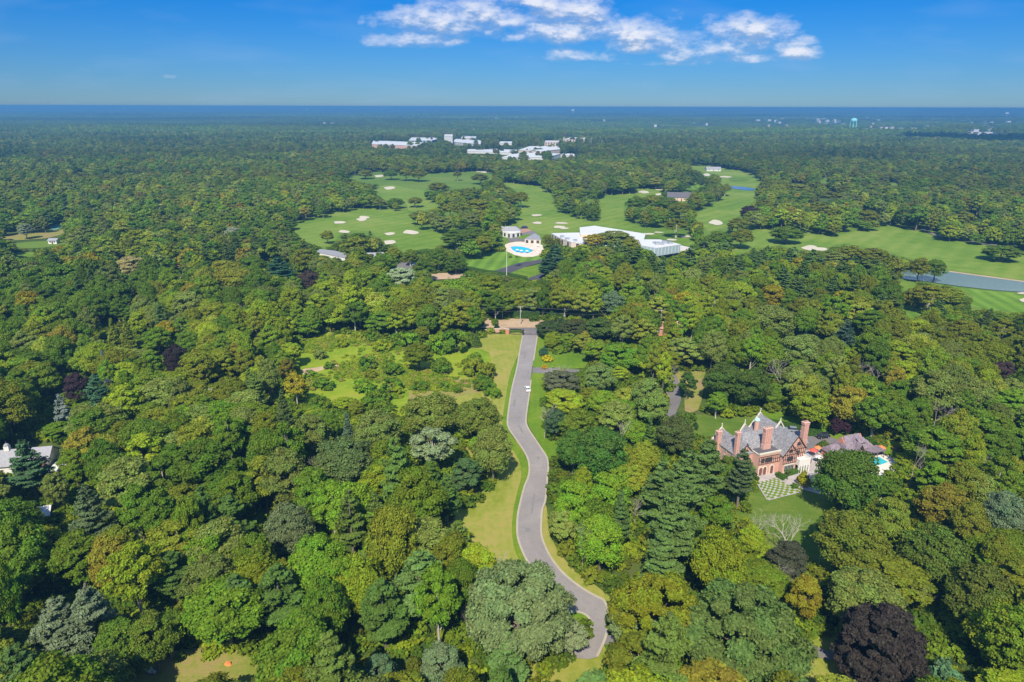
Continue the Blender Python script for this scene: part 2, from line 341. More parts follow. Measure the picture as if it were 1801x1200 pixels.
def sheet(name, px, mat, z=None, clear=True, sm=4, kind='structure', grow=None, label=None, cat=None, group=None):
    LAYER[0] += .006
    zz = .01+LAYER[0] if z is None else z
    g = [at(*p) for p in (grow or px)]
    s = smooth_poly([(p.x, p.y) for p in g], sm) if sm > 1 else [Vector((p.x, p.y)) for p in g]
    mb = MB(); n = len(s); mb.v = [(p[0], p[1], zz) for p in s]; ar = sum(s[i][0]*s[(i+1) % n][1]-s[(i+1) % n][0]*s[i][1] for i in range(n))
    mb.f = [tuple(range(n)) if ar > 0 else tuple(reversed(range(n)))]; mb.m = [0]
    o = mb.build(name, mat)
    if cat: tag(o, label, cat, group)
    else: tag(o, label, kind=kind)
    if clear: CLEAR.append(px)
    return o
# ---- foreground lawns and lane
LANE_L = [(922,581),(920.7,588),(915,620),(910.8,647),(902,684),(898,710),(894.3,741),(896.6,755),(908,772),(922,792),(930.6,809),(933.4,826),(931,842),(925,857),(916.7,890),(913,913),(913,943),(920,967),(933,993),(957,1028)]
LANE_R = [(944.8,581),(944.6,588),(937.7,636),(933.4,670),(930,698),(926.4,724),(925,744),(930.6,758),(942,775),(953,792),(961.8,806),(964.6,822),(963,840),(960,880),(954,900),(952.7,933),(955,950),(966.7,977),(983,1000),(1000,1017),(1026.7,1037),(1050,1050),(1063,1057),(1071,1077),(1071,1100),(1066,1125),(1052,1157)]
LOOP_L = [(965,1045),(966,1070),(968,1105),(985,1140),(1015,1158)]
sheet('lawn', [(848,592),(880,588),(921,588),(911,640),(902,684),(894,741),(900,765),(922,792),(933,826),(925,857),(915,895),(912,940),(920,970),(950,1022),(905,1007),(897,993),(860,960),(833,933),(818,910),(812,897),(850,885),(862,862),(880,835),(905,815),(900,790),(884,765),(882,745),(876,728),(834,700),(769,712),(727,722),(712,715),(715,690),(745,672),(800,668),(862,690),(876,690),(874,668),(862,655),(850,640),(847,625)], M['lawn_dry'], sm=3,
      grow=[(835,590),(880,588),(921,588),(911,640),(902,684),(894,741),(900,765),(922,792),(933,826),(925,857),(915,895),(912,940),(920,970),(960,1032),(975,1060),(900,1080),(830,1000),(780,940),(790,890),(800,840),(820,790),(760,760),(700,770),(680,715),(700,690),(745,660),(800,650),(830,640)])
sheet('brown_grass_strip', [(716,692),(745,676),(775,668),(830,672),(850,688),(800,700),(745,716),(722,712)], M['brown'], clear=False)
sheet('kerbside_lawn', [(925,600),(915,628),(907,655),(899,700),(893.5,741),(896,758),(912,782),(928,806),(932,828),(924,852),(915,888),(911.5,920),(912,950),(922,975),(948,1018),(925,1000),(905,960),(903,910),(910,870),(918,838),(914,810),(895,780),(884,750),(890,700),(900,650)], M['lawn_green'], clear=False, sm=3)
sheet('meadow', [(527,602),(548,594),(580,589),(615,591),(640,598),(668,612),(700,615),(712,640),(700,700),(650,702),(600,700),(560,722),(546,700),(532,650)], M['meadow'], sm=3,
      grow=[(505,605),(548,592),(580,586),(640,592),(700,600),(800,610),(860,620),(850,660),(770,668),(720,690),(720,740),(640,760),(540,780),(500,700)])
CLEAR.append([(695,612),(760,600),(850,612),(848,640),(868,656),(880,672),(880,690),(840,700),(716,700),(700,660)])
sheet('dirt_track', [(533,652),(560,648),(600,641),(603,644),(560,655),(548,665),(552,672),(565,668),(566,673),(548,677),(535,662)], M['verge'], clear=False)
sheet('roadside_lawn', [(947,588),(957.5,586),(957,642),(937,645),(941,620)], M['lawn_green'], sm=2, grow=[(947,586),(960,584),(985,642),(937,645),(941,620)])
sheet('right_verge', [(936,657),(953,656),(950,700),(947.6,743),(954,762),(976,777),(979,797),(965,806),(950,780),(932,752),(928,735),(932,700)], M['lawn_green'], sm=2,
      grow=[(936,657),(975,656),(985,743),(992,785),(985,812),(968,812),(950,780),(932,752),(928,735),(932,700)])
sheet('thin_verge', [(960,885),(965,905),(967,935),(982,965),(1008,998),(1048,1028),(1078,1052),(1062,1056),(1025,1036),(983,1000),(955,948),(954,903)], M['lawn_dry'], sm=2)
sheet('garden_lawn', [(974,622),(1031,620),(1028,647),(962,645)], M['lawn_green'], sm=2)
sheet('driveway', [(937,646),(1028,650),(1028,658),(936.5,656)], M['asphalt_mid'], sm=1, clear=False)
CLEAR.append([(937,645),(958,647),(957,657),(936,657)])
def ribbon(name, pts, half, z, mat, raise_=0.0, parent=None):
    P = smooth_poly([(p[0], p[1]) for p in pts], 5, False); mb = MB()
    L_, R_ = [], []
    for i, p in enumerate(P):
        d = (P[min(i+1, len(P)-1)]-P[max(i-1, 0)]); d.normalize(); n = Vector((-d[1], d[0])); L_.append(p+n*half); R_.append(p-n*half)
    for i in range(len(P)-1):
        a, b, c, e = L_[i], L_[i+1], R_[i+1], R_[i]
        mb.quad((e[0],e[1],z+raise_),(c[0],c[1],z+raise_),(b[0],b[1],z+raise_),(a[0],a[1],z+raise_))
        if raise_:
            mb.quad((a[0],a[1],z),(a[0],a[1],z+raise_),(b[0],b[1],z+raise_),(b[0],b[1],z)); mb.quad((e[0],e[1],z),(c[0],c[1],z),(c[0],c[1],z+raise_),(e[0],e[1],z+raise_))
    return mb.build(name, mat, parent)
LAYER[0] = .3
road = sheet('road', [], M['asphalt'], clear=False, sm=3, grow=LANE_L+LOOP_L+list(reversed(LANE_R)))
CLEAR.append(LANE_L+[(1010,1070),(1046,1092),(1045,1108),(1035,1157)]+list(reversed(LANE_R)))
ZR = road.data.vertices[0].co.z
def kerb(name, px):
    tag(ribbon(name, [at(*p) for p in px], .28, ZR-.04, M['kerb'], .16), kind='structure')
kerb('kerb', [(a-1.0, b) for a, b in LANE_L[1:]]+[(a-1.0, b) for a, b in LOOP_L[:]])
kerb('kerb', [(a+1.0, b) for a, b in LANE_R[1:3]]); kerb('kerb', [(a+1.0, b) for a, b in LANE_R[3:]])
ISL = [at(1002,1083), at(1018,1079), at(1035,1086), at(1042,1099), at(1040,1112), at(1022,1121), at(1003,1118), at(994,1100)]
mb = MB(); s = smooth_poly([(p.x, p.y) for p in ISL], 5); mb.prism([tuple(p) for p in reversed(s)], ZR-.03, ZR+.09); tag(mb.build('lawn_island', M['lawn_green']), kind='structure')
kerb('kerb', [(1003,1118),(1022,1121.5),(1040.5,1112.5),(1043,1099),(1035.5,1085),(1018,1078),(1002,1082),(993,1100),(1003,1118)])
for q in ([(928,655),(931,655),(930.5,660),(927.5,660)], [(904,704),(908,704),(906,716),(902,716)], [(925,805),(931,805),(932,809),(927,809)]).__iter__() if False else ([(928,655),(931,655),(930.5,660),(927.5,660)], [(904,704),(908,704),(906,716),(902,716)], [(945,805),(950,805),(951,809),(946,809)], [(925,930),(934,930),(934,938),(926,937)], [(912,750),(915,750),(922,762),(919,763)], [(1005,1040),(1012,1044),(1008,1049),(1001,1044)], [(940,870),(943,870),(938,905),(935,905)], [(922,620),(925,620),(924,632),(921,632)]):
    sheet('road_patch', q, M['patch'], clear=False, sm=1)
sheet('bottom_path', [(1433,1135),(1477,1147),(1477,1163),(1428,1153)], M['asphalt_mid'], sm=2, clear=False, z=.2, grow=[(1072,1118),(1150,1122),(1300,1128),(1433,1135),(1477,1147),(1700,1190),(1700,1215),(1477,1163),(1428,1153),(1300,1146),(1078,1140)])
LAYER[0] = .05
sheet('bottom_lawn', [(1423,1120),(1478,1115),(1480,1200),(1418,1200)], M['lawn_dry'], sm=2, grow=[(1200,1085),(1423,1100),(1478,1110),(1640,1150),(1640,1230),(1180,1230)])
sheet('yellow_lawn', [(1000,1168),(1035,1166),(1060,1170),(1110,1192),(1110,1200),(985,1200)], M['lawn_dry'], sm=2, grow=[(930,1130),(1000,1120),(1060,1130),(1150,1170),(1200,1230),(900,1240)])
sheet('clearing_grass', [(222,1199),(253,1178),(310,1168),(367,1171),(400,1146),(437,1157),(456,1183),(453,1200)], M['brown'], sm=2, grow=[(150,1240),(180,1180),(253,1160),(367,1140),(440,1130),(500,1200),(500,1240)])
# ---- estate grounds
sheet('estate_lawn', [(1333,860),(1358,877),(1408,865),(1440,862),(1462,905),(1473,950),(1467,963),(1433,980),(1385,955),(1345,925),(1322,905)], M['estate_grass'], sm=2, grow=[(1300,840),(1358,870),(1408,855),(1470,850),(1520,900),(1520,1000),(1433,1020),(1360,1000),(1290,930)])
sheet('estate_back_lawn', [(1217,736),(1314,735),(1308,749),(1282,761),(1226,756)], M['estate_grass'], sm=2, grow=[(1200,730),(1330,728),(1330,745),(1320,790),(1210,775)])
sheet('estate_side_lawn', [(1351,726),(1375,724),(1395,735),(1414,747),(1470,752),(1515,772),(1520,790),(1480,776),(1461,765),(1420,762),(1385,750)], M['lawn_green'], sm=2, grow=[(1335,722),(1375,718),(1420,735),(1500,745),(1560,775),(1540,800),(1480,780),(1461,765),(1420,762),(1385,752)])
sheet('estate_clearing', [(1189,652),(1240,650),(1237,687),(1228,720),(1205,722),(1205,690),(1195,675)], M['brown'], sm=2)
sheet('estate_drive', [(1176,681),(1195,681),(1198,704),(1191,722),(1184,741),(1172,741),(1175,715),(1179,704)], M['asphalt_mid'], sm=3, grow=[(1160,640),(1190,660),(1197,690),(1198,704),(1191,722),(1186,745),(1220,790),(1215,800),(1168,752),(1174,715),(1178,700),(1160,670)])
sheet('parking_court', [(1385,758),(1414,765),(1440,763),(1461,765),(1478,777),(1465,785),(1440,790),(1420,800)], M['asphalt_mid'], sm=2, grow=[(1370,752),(1414,765),(1440,763),(1461,765),(1482,778),(1465,785),(1440,792),(1400,800),(1360,790)])
sheet('patio', [(1385,838),(1380,845),(1405,852),(1428,862),(1452,852),(1458,838),(1460,800),(1440,790),(1418,795),(1410,815)], M['paving'], sm=2, grow=[(1385,838),(1378,845),(1405,855),(1440,866),(1500,870),(1530,850),(1480,795),(1440,788),(1400,795),(1405,815)])
sheet('estate_pool_deck', [(1520,798),(1545,790),(1571,804),(1567,820),(1550,833),(1528,828)], M['deck'], sm=1, grow=[(1518,797),(1545,789),(1573,803),(1590,835),(1560,850),(1500,830)])
sheet('garden_beds', [(1545,785),(1565,770),(1600,783),(1598,798),(1575,803)], M['meadow'], sm=2)
LAYER[0] = .2
sheet('pool_water', [(1524,806),(1547,801),(1563,810),(1548,815.5),(1532,815)], M['poolwater'], sm=1, clear=False)
# chequered terrace
def terrace():
    A, B, C, D = at(1352,878), at(1409,863), at(1366,839), at(1333,848)
    b = MB(); b.quad(*[(p.x,p.y,.22) for p in (A,B,C,D)]); b.build('terrace_turf', M['lawn_green'])['kind'] = 'structure'
    b = MB(); n = 10
    P = lambda u, v: (A*(1-u)*(1-v)+B*u*(1-v)+C*u*v+D*(1-u)*v)
    for i in range(n):
        for j in range(n):
            if (i+j) % 2 == 0:
                q = [P((i+.08)/n,(j+.08)/n),P((i+.95)/n,(j+.08)/n),P((i+.95)/n,(j+.95)/n),P((i+.08)/n,(j+.95)/n)]; b.quad(*[(p.x,p.y,.25) for p in q])
    e = .35
    for p, q in ((A,B),(B,C),(C,D),(D,A)):
        d = (q-p).normalized(); nn = Vector((-d.y,d.x,0))*e
        b.quad((p.x,p.y,.26),(q.x,q.y,.26),(q.x-nn.x,q.y-nn.y,.26),(p.x-nn.x,p.y-nn.y,.26))
    b.build('terrace_slabs', M['paving'])['kind'] = 'structure'
    A, B, C, D = at(1333,848), at(1366,839), at(1364,829), at(1330,836)
    b = MB(); b.quad(*[(p.x,p.y,.20) for p in (A,B,C,D)]); b.build('upper_terrace', M['paving'])['kind'] = 'structure'
    CLEAR.append([(1352,878),(1409,863),(1366,839),(1333,848)])
terrace()
# ---- golf course
LAYER[0] = .05
FW = [('golf_fairway', [(523,390),(560,385),(599,373),(656,367),(700,372),(722,378),(728,400),(780,414),(771,432),(735,449),(705,446),(694,430),(664,424),(650,408),(600,412),(590,425),(570,438),(548,430),(520,418)], 'fairway'),
 ('golf_fairway', [(664,330),(700,326),(741,333),(745,345),(769,364),(744,372),(718,372),(712,359),(672,352),(655,340)], 'fairway'),
 ('golf_fairway', [(607,313),(650,302),(720,306),(790,303),(850,300),(868,306),(848,330),(800,332),(745,336),(690,327),(640,324)], 'rough'),
 ('golf_fairway', [(874,320),(910,322),(948,326),(971,343),(974,365),(1013,384),(1056,386),(1056,341),(1110,337),(1129,329),(1166,331),(1163,340),(1130,346),(1101,354),(1098,387),(1141,398),(1180,402),(1218,424),(1222,434),(1140,414),(1060,400),(1030,397),(1019,398),(1014,410),(970,412),(930,408),(906,394),(912,372),(906,335)], 'fairway'),
 ('golf_fairway', [(1209,289),(1240,288),(1268,292),(1308,299),(1342,314),(1336,320),(1325,330),(1325,353),(1302,373),(1294,390),(1251,404),(1240,401),(1223,388),(1226,373),(1257,356),(1278,333),(1264,319),(1263,306),(1237,302),(1214,294)], 'fairway'),
 ('golf_fairway', [(1212,323),(1243,323),(1240,333),(1212,331)], 'fairway2'),
 ('golf_fairway', [(1321,402),(1345,399),(1365,403),(1421,406),(1464,411),(1501,404),(1540,400),(1554,391),(1578,397),(1618,401),(1668,418),(1744,428),(1801,438),(1830,445),(1830,492),(1801,489),(1734,480),(1668,471),(1638,463),(1600,452),(1580,446),(1534,435),(1481,426),(1451,434),(1414,438),(1380,432),(1365,430),(1330,436),(1300,446),(1280,445),(1296,430),(1322,420)], 'fairway'),
 ('golf_fairway', [(1688,503),(1751,509),(1830,516),(1830,545),(1770,543),(1708,535),(1711,517)], 'fairway2'),
 ('golf_fairway', [(1591,534),(1618,538),(1618,559),(1597,553)], 'fairway2'),
 ('golf_fairway', [(1581,491),(1611,496),(1609,508),(1583,505)], 'fairway'),
 ('golf_fairway', [(1439,311),(1454,307),(1462,316),(1445,322)], 'rough'), ('golf_fairway', [(1546,316),(1584,317),(1582,323),(1548,322)], 'rough')]
for nm, pl, mt in FW:
    cx = sum(p[0] for p in pl)/len(pl); cyy = sum(p[1] for p in pl)/len(pl)
    sheet(nm, pl, M[mt], sm=3)
# one broad sheet of rough grass under the whole course
sheet('golf_rough', [], M['rough'], clear=False, z=.02, sm=3, grow=[(505,440),(560,370),(600,305),(860,292),(1200,284),(1360,300),(1360,380),(1560,380),(1830,420),(1830,560),(1590,565),(1560,450),(1380,450),(1240,460),(800,480),(620,470)])
LAYER[0] = .25
BUNK = [(595.5,393.5,10,2.6),(639,384,9,2.4),(635,388,9,2.6),(604,409.5,9.5,2.6),(684.5,413,9,2.4),(684,428,10,4.2),(721,410,13.5,3.8),(683.5,332.5,9.5,2.8),(641,308,7,1.8),(665,311.5,8,2.2),(845,302.5,9,1.6),(849,303.5,5,1.4),
 (942,379,9,1.8),(944,392.5,8.5,1.8),(986,392.5,11,1.6),(982,399.5,10,2.6),(992,402,8,1.2),(1131,337,9.5,2.2),(1158,332,8,1.5),(1157,341,6,2),(1258,390,12,4.2),(1274,309.5,11,1.3),(1241,306,7,2),
 (1140,411,9,1.8),(1157,408,8,1.2),(1180,421,9,1.8),(1205,415,11,2),(1424,434,14,4),(1442,436,11,3.5),(1796,512,8,1.5),(1800,524,7,3)]
for (x, y, rx, ry) in BUNK:
    ph = random.random()*6; pts = [(x+rx*math.cos(t)*(1+.16*math.sin(3*t+ph)), y+ry*math.sin(t)*(1+.22*math.sin(2*t+ph))) for t in [2*math.pi*i/12 for i in range(12)]]
    sheet('sand_bunker', pts, M['sand'], clear=False, sm=2); CLEAR.append([(x-rx,y-ry),(x+rx,y-ry),(x+rx,y+ry),(x-rx,y+ry)])
sheet('pond', [(1584,470),(1600,470),(1621,473),(1671,475),(1734,484),(1801,492),(1830,495),(1830,513),(1801,510),(1751,507),(1684,500),(1621,491),(1584,487)], M['pond'], sm=2)
sheet('pond_bank', [], M['verge'], clear=False, grow=[(1668,473.2),(1734,481.8),(1801,490.4),(1830,493.5),(1830,495.5),(1801,492.3),(1734,483.8),(1668,475.0)], sm=1)
sheet('blue_pond', [(1282,326),(1300,326.5),(1324,330),(1322,333.5),(1300,332),(1284,329.5)], M['pond_blue'], sm=2)
sheet('cart_path', [(1618,397),(1651,411),(1701,419),(1748,426),(1794,436),(1830,446),(1830,449),(1792,438.5),(1747,428.5),(1700,421.5),(1649,413.5),(1615,399)], M['asphalt_mid'], sm=2)
sheet('golf_practice_green', [(1281,312),(1300,311),(1316,314),(1300,317),(1283,316)], M['rough'], sm=2)
# ---- club grounds
sheet('club_lawn', [(806,470),(843,447),(890,443),(893,455),(945,452),(945,457),(910,465),(868,478),(850,478)], M['fairway2'], sm=1, grow=[(800,474),(830,447),(890,442),(960,440),(990,450),(960,456),(910,465),(868,480),(820,480)])
sheet('club_lawn', [(891,484),(950,467),(953,484),(925,490)], M['lawn_green'], sm=1, grow=[(868,482),(950,465.5),(990,462),(990,480),(925,494),(868,492)])
sheet('club_road', [(865,479),(908,464.5),(948,457.5),(950,463.5),(925,470),(891,484)], M['asphalt_dark'], sm=1, grow=[(840,484),(865,479),(908,464.5),(948,457.5),(1000,452),(1000,458),(950,463.5),(925,470),(891,484),(850,489)])
sheet('club_road', [(928,489),(952,481.5),(958,484),(955,492),(932,492)], M['asphalt_dark'], sm=1, grow=[(925,492),(952,481.5),(1000,473),(1000,485),(960,494),(930,500)])
sheet('club_pool_deck', [(888,431),(905,426.5),(925,426.5),(953,432),(950,449),(919,453),(890,443)], M['clubdeck'], sm=2)
sheet('club_pool_water', [(897,436.5),(903,434.5),(916,434.8),(932,439),(934,444.5),(908,445)], M['poolwater2'], sm=2, clear=False)
sheet('club_court', [(891,416),(914,404),(928,404),(942,409),(935,422),(922,425),(894,427)], M['asphalt_mid'], sm=1)
sheet('club_paving', [(895,412),(914,403.5),(926,403),(934,406.5),(912,412),(896,415)], M['terracotta'], sm=1, clear=False)
sheet('court_lawn', [(908,418),(926,413),(932,416),(931,420),(915,421)], M['lawn_green'], sm=2, clear=False)
sheet('far_parking', [(695,463),(727,464),(722,484),(700,481)], M['asphalt_mid'], sm=1)
sheet('brown_yard', [(752,484),(816,482),(818,490),(760,494)], M['verge'], sm=2)
sheet('bare_ground', [(665,522),(700,520),(730,512),(735,520),(690,532),(668,534)], M['verge'], sm=2, clear=False)
# ---- gate road and verge
sheet('gate_verge', [(853,566),(900,564),(945,566),(972,568),(973,573),(940,577),(895,576),(855,577)], M['verge'], sm=1, grow=[(835,562),(900,562),(945,563),(1010,567),(1010,577),(940,578),(835,579)])
LAYER[0] = .33
sheet('cross_road', [(895,574),(940,572),(968,574.5),(965,578),(944,579),(946,583),(920,584),(916,580),(896,579)], M['asphalt_mid'], sm=1, grow=[(830,573),(895,573),(940,572),(1010,574.5),(1010,578.5),(950,578.5),(946,584),(920,584),(916,580),(830,578.5)])
# ---- left clearings
LAYER[0] = .05
sheet('sports_court', [(80,402),(116,395),(120,403),(92,410)], M['court'], sm=1)
sheet('field', [(0,418),(60,414),(110,408),(118,413),(80,424),(20,428),(0,426)], M['brown'], sm=2); sheet('field', [(17,434),(60,430),(120,427),(115,434),(70,441),(30,441)], M['rough'], sm=2)
sheet('field', [(18,450),(60,448),(61,457),(20,458)], M['lawn_green'], sm=1)
sheet('dirt_glade', [(500,531),(512,536),(520,545),(500,548),(492,540)], M['verge'], sm=2)
sheet('brown_yard', [(1148,577),(1190,577),(1196,585),(1150,584)], M['terracotta'], sm=1)
sheet('stone_clearing', [(322,846),(352,846),(352,868),(330,868)], M['paving'], sm=1, clear=False)
CLEAR.append([(325,848),(350,848),(350,864),(330,864)])
# ------------------------------------------------------------------ buildings
def gable_roof(x0, x1, y0, y1, ze, zr, axis='x', over=.4, th=.25, mb=None, hip=0.0):
    """pitched roof slab over a rectangle; the ridge runs along axis; hip pulls the ridge ends in"""
    mb = mb or MB(); X0, X1, Y0, Y1 = x0-over, x1+over, y0-over, y1+over; n = len(mb.v)
    if axis == 'x':
        ym = (y0+y1)/2; h = hip
        a = [(X0,Y0,ze),(X1,Y0,ze),(X1,Y1,ze),(X0,Y1,ze),(X0+h,ym,zr),(X1-h,ym,zr)]
    else:
        xm = (x0+x1)/2; h = hip
        a = [(X0,Y0,ze),(X1,Y0,ze),(X1,Y1,ze),(X0,Y1,ze),(xm,Y0+h,zr),(xm,Y1-h,zr)]
    mb.v += a+[(p[0],p[1],p[2]-th) for p in a]
    if axis == 'x': fs = [(0,1,5,4),(2,3,4,5)]+([(3,0,4),(1,2,5)] if hip > .5 else [])
    else: fs = [(3,0,4,5),(1,2,5,4)]+([(0,1,4),(2,3,5)] if hip > .5 else [])
    for f in fs: mb.f.append(tuple(n+i for i in f)); mb.m.append(0); mb.f.append(tuple(n+6+i for i in reversed(f))); mb.m.append(0)
    E_ = [(0,1),(1,2),(2,3),(3,0)] if hip > .5 else ([(0,1),(1,5),(5,2),(2,3),(3,4),(4,0)] if axis == 'x' else [(0,4),(4,1),(1,2),(2,5),(5,3),(3,0)])
    for i, j in E_: mb.f.append((n+i, n+6+i, n+6+j, n+j)); mb.m.append(0)
    return mb
def gable_wall(mb, xa, xb, y, ze, zr, th=.3, axis='x', m=0):
    """triangular wall filling a gable; runs along axis at fixed other coordinate"""
    xm = (xa+xb)/2
    if axis == 'x': A = [(xa,y,ze),(xb,y,ze),(xm,y,zr)]; B = [(p[0],y+th,p[2]) for p in A]
    else: A = [(y,xa,ze),(y,xb,ze),(y,xm,zr)]; B = [(y+th,p[1],p[2]) for p in A]
    n = len(mb.v); mb.v += A+B
    for f in ((0,1,2),(5,4,3),(0,3,4,1),(1,4,5,2),(2,5,3,0)): mb.f.append(tuple(n+i for i in f)); mb.m.append(m)
def window(parent, c, w, h, face='-y', frame='white', nx=3, proud=.06, glass='glass', ny=2):
    """framed window centred at c on a wall facing -y, +y, -x or +x; frame with mullions, pane as sub-part"""
    x, y, z = c; fm = MB(); pm = MB(); t = .10
    def B(mb, a0, a1, z0, z1, d0, d1):
        if face == '-y': mb.box(x+a0, x+a1, y-d1, y-d0, z+z0, z+z1)
        elif face == '+y': mb.box(x+a0, x+a1, y+d0, y+d1, z+z0, z+z1)
        elif face == '-x': mb.box(x-d1, x-d0, y+a0, y+a1, z+z0, z+z1)
        else: mb.box(x+d0, x+d1, y+a0, y+a1, z+z0, z+z1)
    B(fm, -w/2-t, -w/2, -h/2-t, h/2+t, 0, proud+.05); B(fm, w/2, w/2+t, -h/2-t, h/2+t, 0, proud+.05); B(fm, -w/2, w/2, h/2, h/2+t, 0, proud+.05); B(fm, -w/2, w/2, -h/2-t, -h/2, 0, proud+.05)
    for i in range(1, nx): B(fm, -w/2+w*i/nx-.04, -w/2+w*i/nx+.04, -h/2, h/2, proud, proud+.04)
    for i in range(1, ny): B(fm, -w/2, w/2, -h/2+h*i/ny-.035, -h/2+h*i/ny+.035, proud, proud+.035)
    B(pm, -w/2, w/2, -h/2, h/2, .005, proud-.005); f = fm.build('window', M[frame], parent); pm.build('pane', M[glass], f); return f
def chimney(parent, x, y, w, d, z0, z1, flues=2, ax='x', mat='brick'):
    b = MB(); b.box(x-w/2, x+w/2, y-d/2, y+d/2, z0, z0+(z1-z0)*.30); sz = (w if ax == 'x' else d)
    b.box(x-w/2+.12, x+w/2-.12, y-d/2+.12, y+d/2-.12, z0+(z1-z0)*.30, z1-1.0)
    for i in range(flues):   # raised ribs
        o = -sz/2+sz*(i+.5)/flues; s = sz/flues*.30
        if ax == 'x': b.box(x+o-s, x+o+s, y-d/2-.05, y+d/2+.05, z0+(z1-z0)*.34, z1-.8)
        else: b.box(x-w/2-.05, x+w/2+.05, y+o-s, y+o+s, z0+(z1-z0)*.34, z1-.8)
    b.box(x-w/2-.08, x+w/2+.08, y-d/2-.08, y+d/2+.08, z1-.8, z1-.5); b.box(x-w/2+.02, x+w/2-.02, y-d/2+.02, y+d/2-.02, z1-.5, z1-.25); b.box(x-w/2-.15, x+w/2+.15, y-d/2-.15, y+d/2+.15, z1-.25, z1)
    c = b.build('chimney', M[mat], parent)
    for i in range(flues):
        o = -sz/2+sz*(i+.5)/flues; q = (x+o, y) if ax == 'x' else (x, y+o); p = MB(); p.tube((*q, z1), (*q, z1+.45), .2, .17, 8); p.build('chimney_pot', M['terracotta'], c)
def coping(parent, xm, y, half, zp, drop, w=.45, face='y'):
    """pale stone capping on a gable parapet with a finial"""
    b = MB()
    for s in (-1, 1):
        a = (xm+s*half, y, zp-drop); t = (xm, y, zp)
        for o in (0,):
            n = len(b.v); b.v += [(a[0],y-w/2,a[2]-.15),(a[0],y+w/2,a[2]-.15),(t[0],y+w/2,t[2]-.15),(t[0],y-w/2,t[2]-.15),(a[0],y-w/2,a[2]+.22),(a[0],y+w/2,a[2]+.22),(t[0],y+w/2,t[2]+.22),(t[0],y-w/2,t[2]+.22)]
            for f in ((0,3,2,1),(4,5,6,7),(0,1,5,4),(1,2,6,5),(2,3,7,6),(3,0,4,7)): b.f.append(tuple(n+i for i in f)); b.m.append(0)
        b.box(xm+s*half-.3, xm+s*half+.3, y-w/2-.02, y+w/2+.02, zp-drop-.5, zp-drop+.32)
    b.tube((xm, y, zp+.1), (xm, y, zp+1.2), .20, .09, 6); b.dome((xm, y, zp+1.25), .2, .2, .3, 8, 3, full=True); b.build('gable_coping', M['stone'], parent)
def timber(parent, x0, x1, y, z0, z1, nx, face='-y', gable=None):
    b = MB(); t = .11
    def B(a0, a1, q0, q1):
        if face == '-y': b.box(a0, a1, y-.05, y+.01, q0, q1)
        else: b.box(y-.01, y+.05, a0, a1, q0, q1)
    for i in range(nx+1): x = x0+(x1-x0)*i/nx; B(x-t, x+t, z0, z1)
    for z in (z0, (z0+z1)/2, z1): B(x0, x1, z-t, z+t)
    if gable:
        xm = (x0+x1)/2
        for k in (.25, .5, .75):
            for s in (-1, 1):
                x = xm+s*(x1-x0)/2*(1-k); B(x-t*.8, x+t*.8, z1, z1+(gable-z1)*k)
        B(xm-t, xm+t, z1, gable-.2); B(x0+(x1-x0)*.22, x1-(x1-x0)*.22, z1+(gable-z1)*.42-t, z1+(gable-z1)*.42+t)
    b.build('timber_framing', M['timber'], parent)
def barge(parent, xm, y, half, zp, drop, mat='timber'):
    b = MB()
    for s in (-1, 1):
        n = len(b.v); a = (xm+s*half, zp-drop); t = (xm, zp)
        b.v += [(a[0],y-.12,a[1]-.35),(a[0],y+.05,a[1]-.35),(t[0],y+.05,t[1]-.35),(t[0],y-.12,t[1]-.35),(a[0],y-.12,a[1]+.05),(a[0],y+.05,a[1]+.05),(t[0],y+.05,t[1]+.05),(t[0],y-.12,t[1]+.05)]
        for f in ((0,3,2,1),(4,5,6,7),(0,1,5,4),(1,2,6,5),(2,3,7,6),(3,0,4,7)): b.f.append(tuple(n+i for i in f)); b.m.append(0)
    b.build('bargeboard', M[mat], parent)
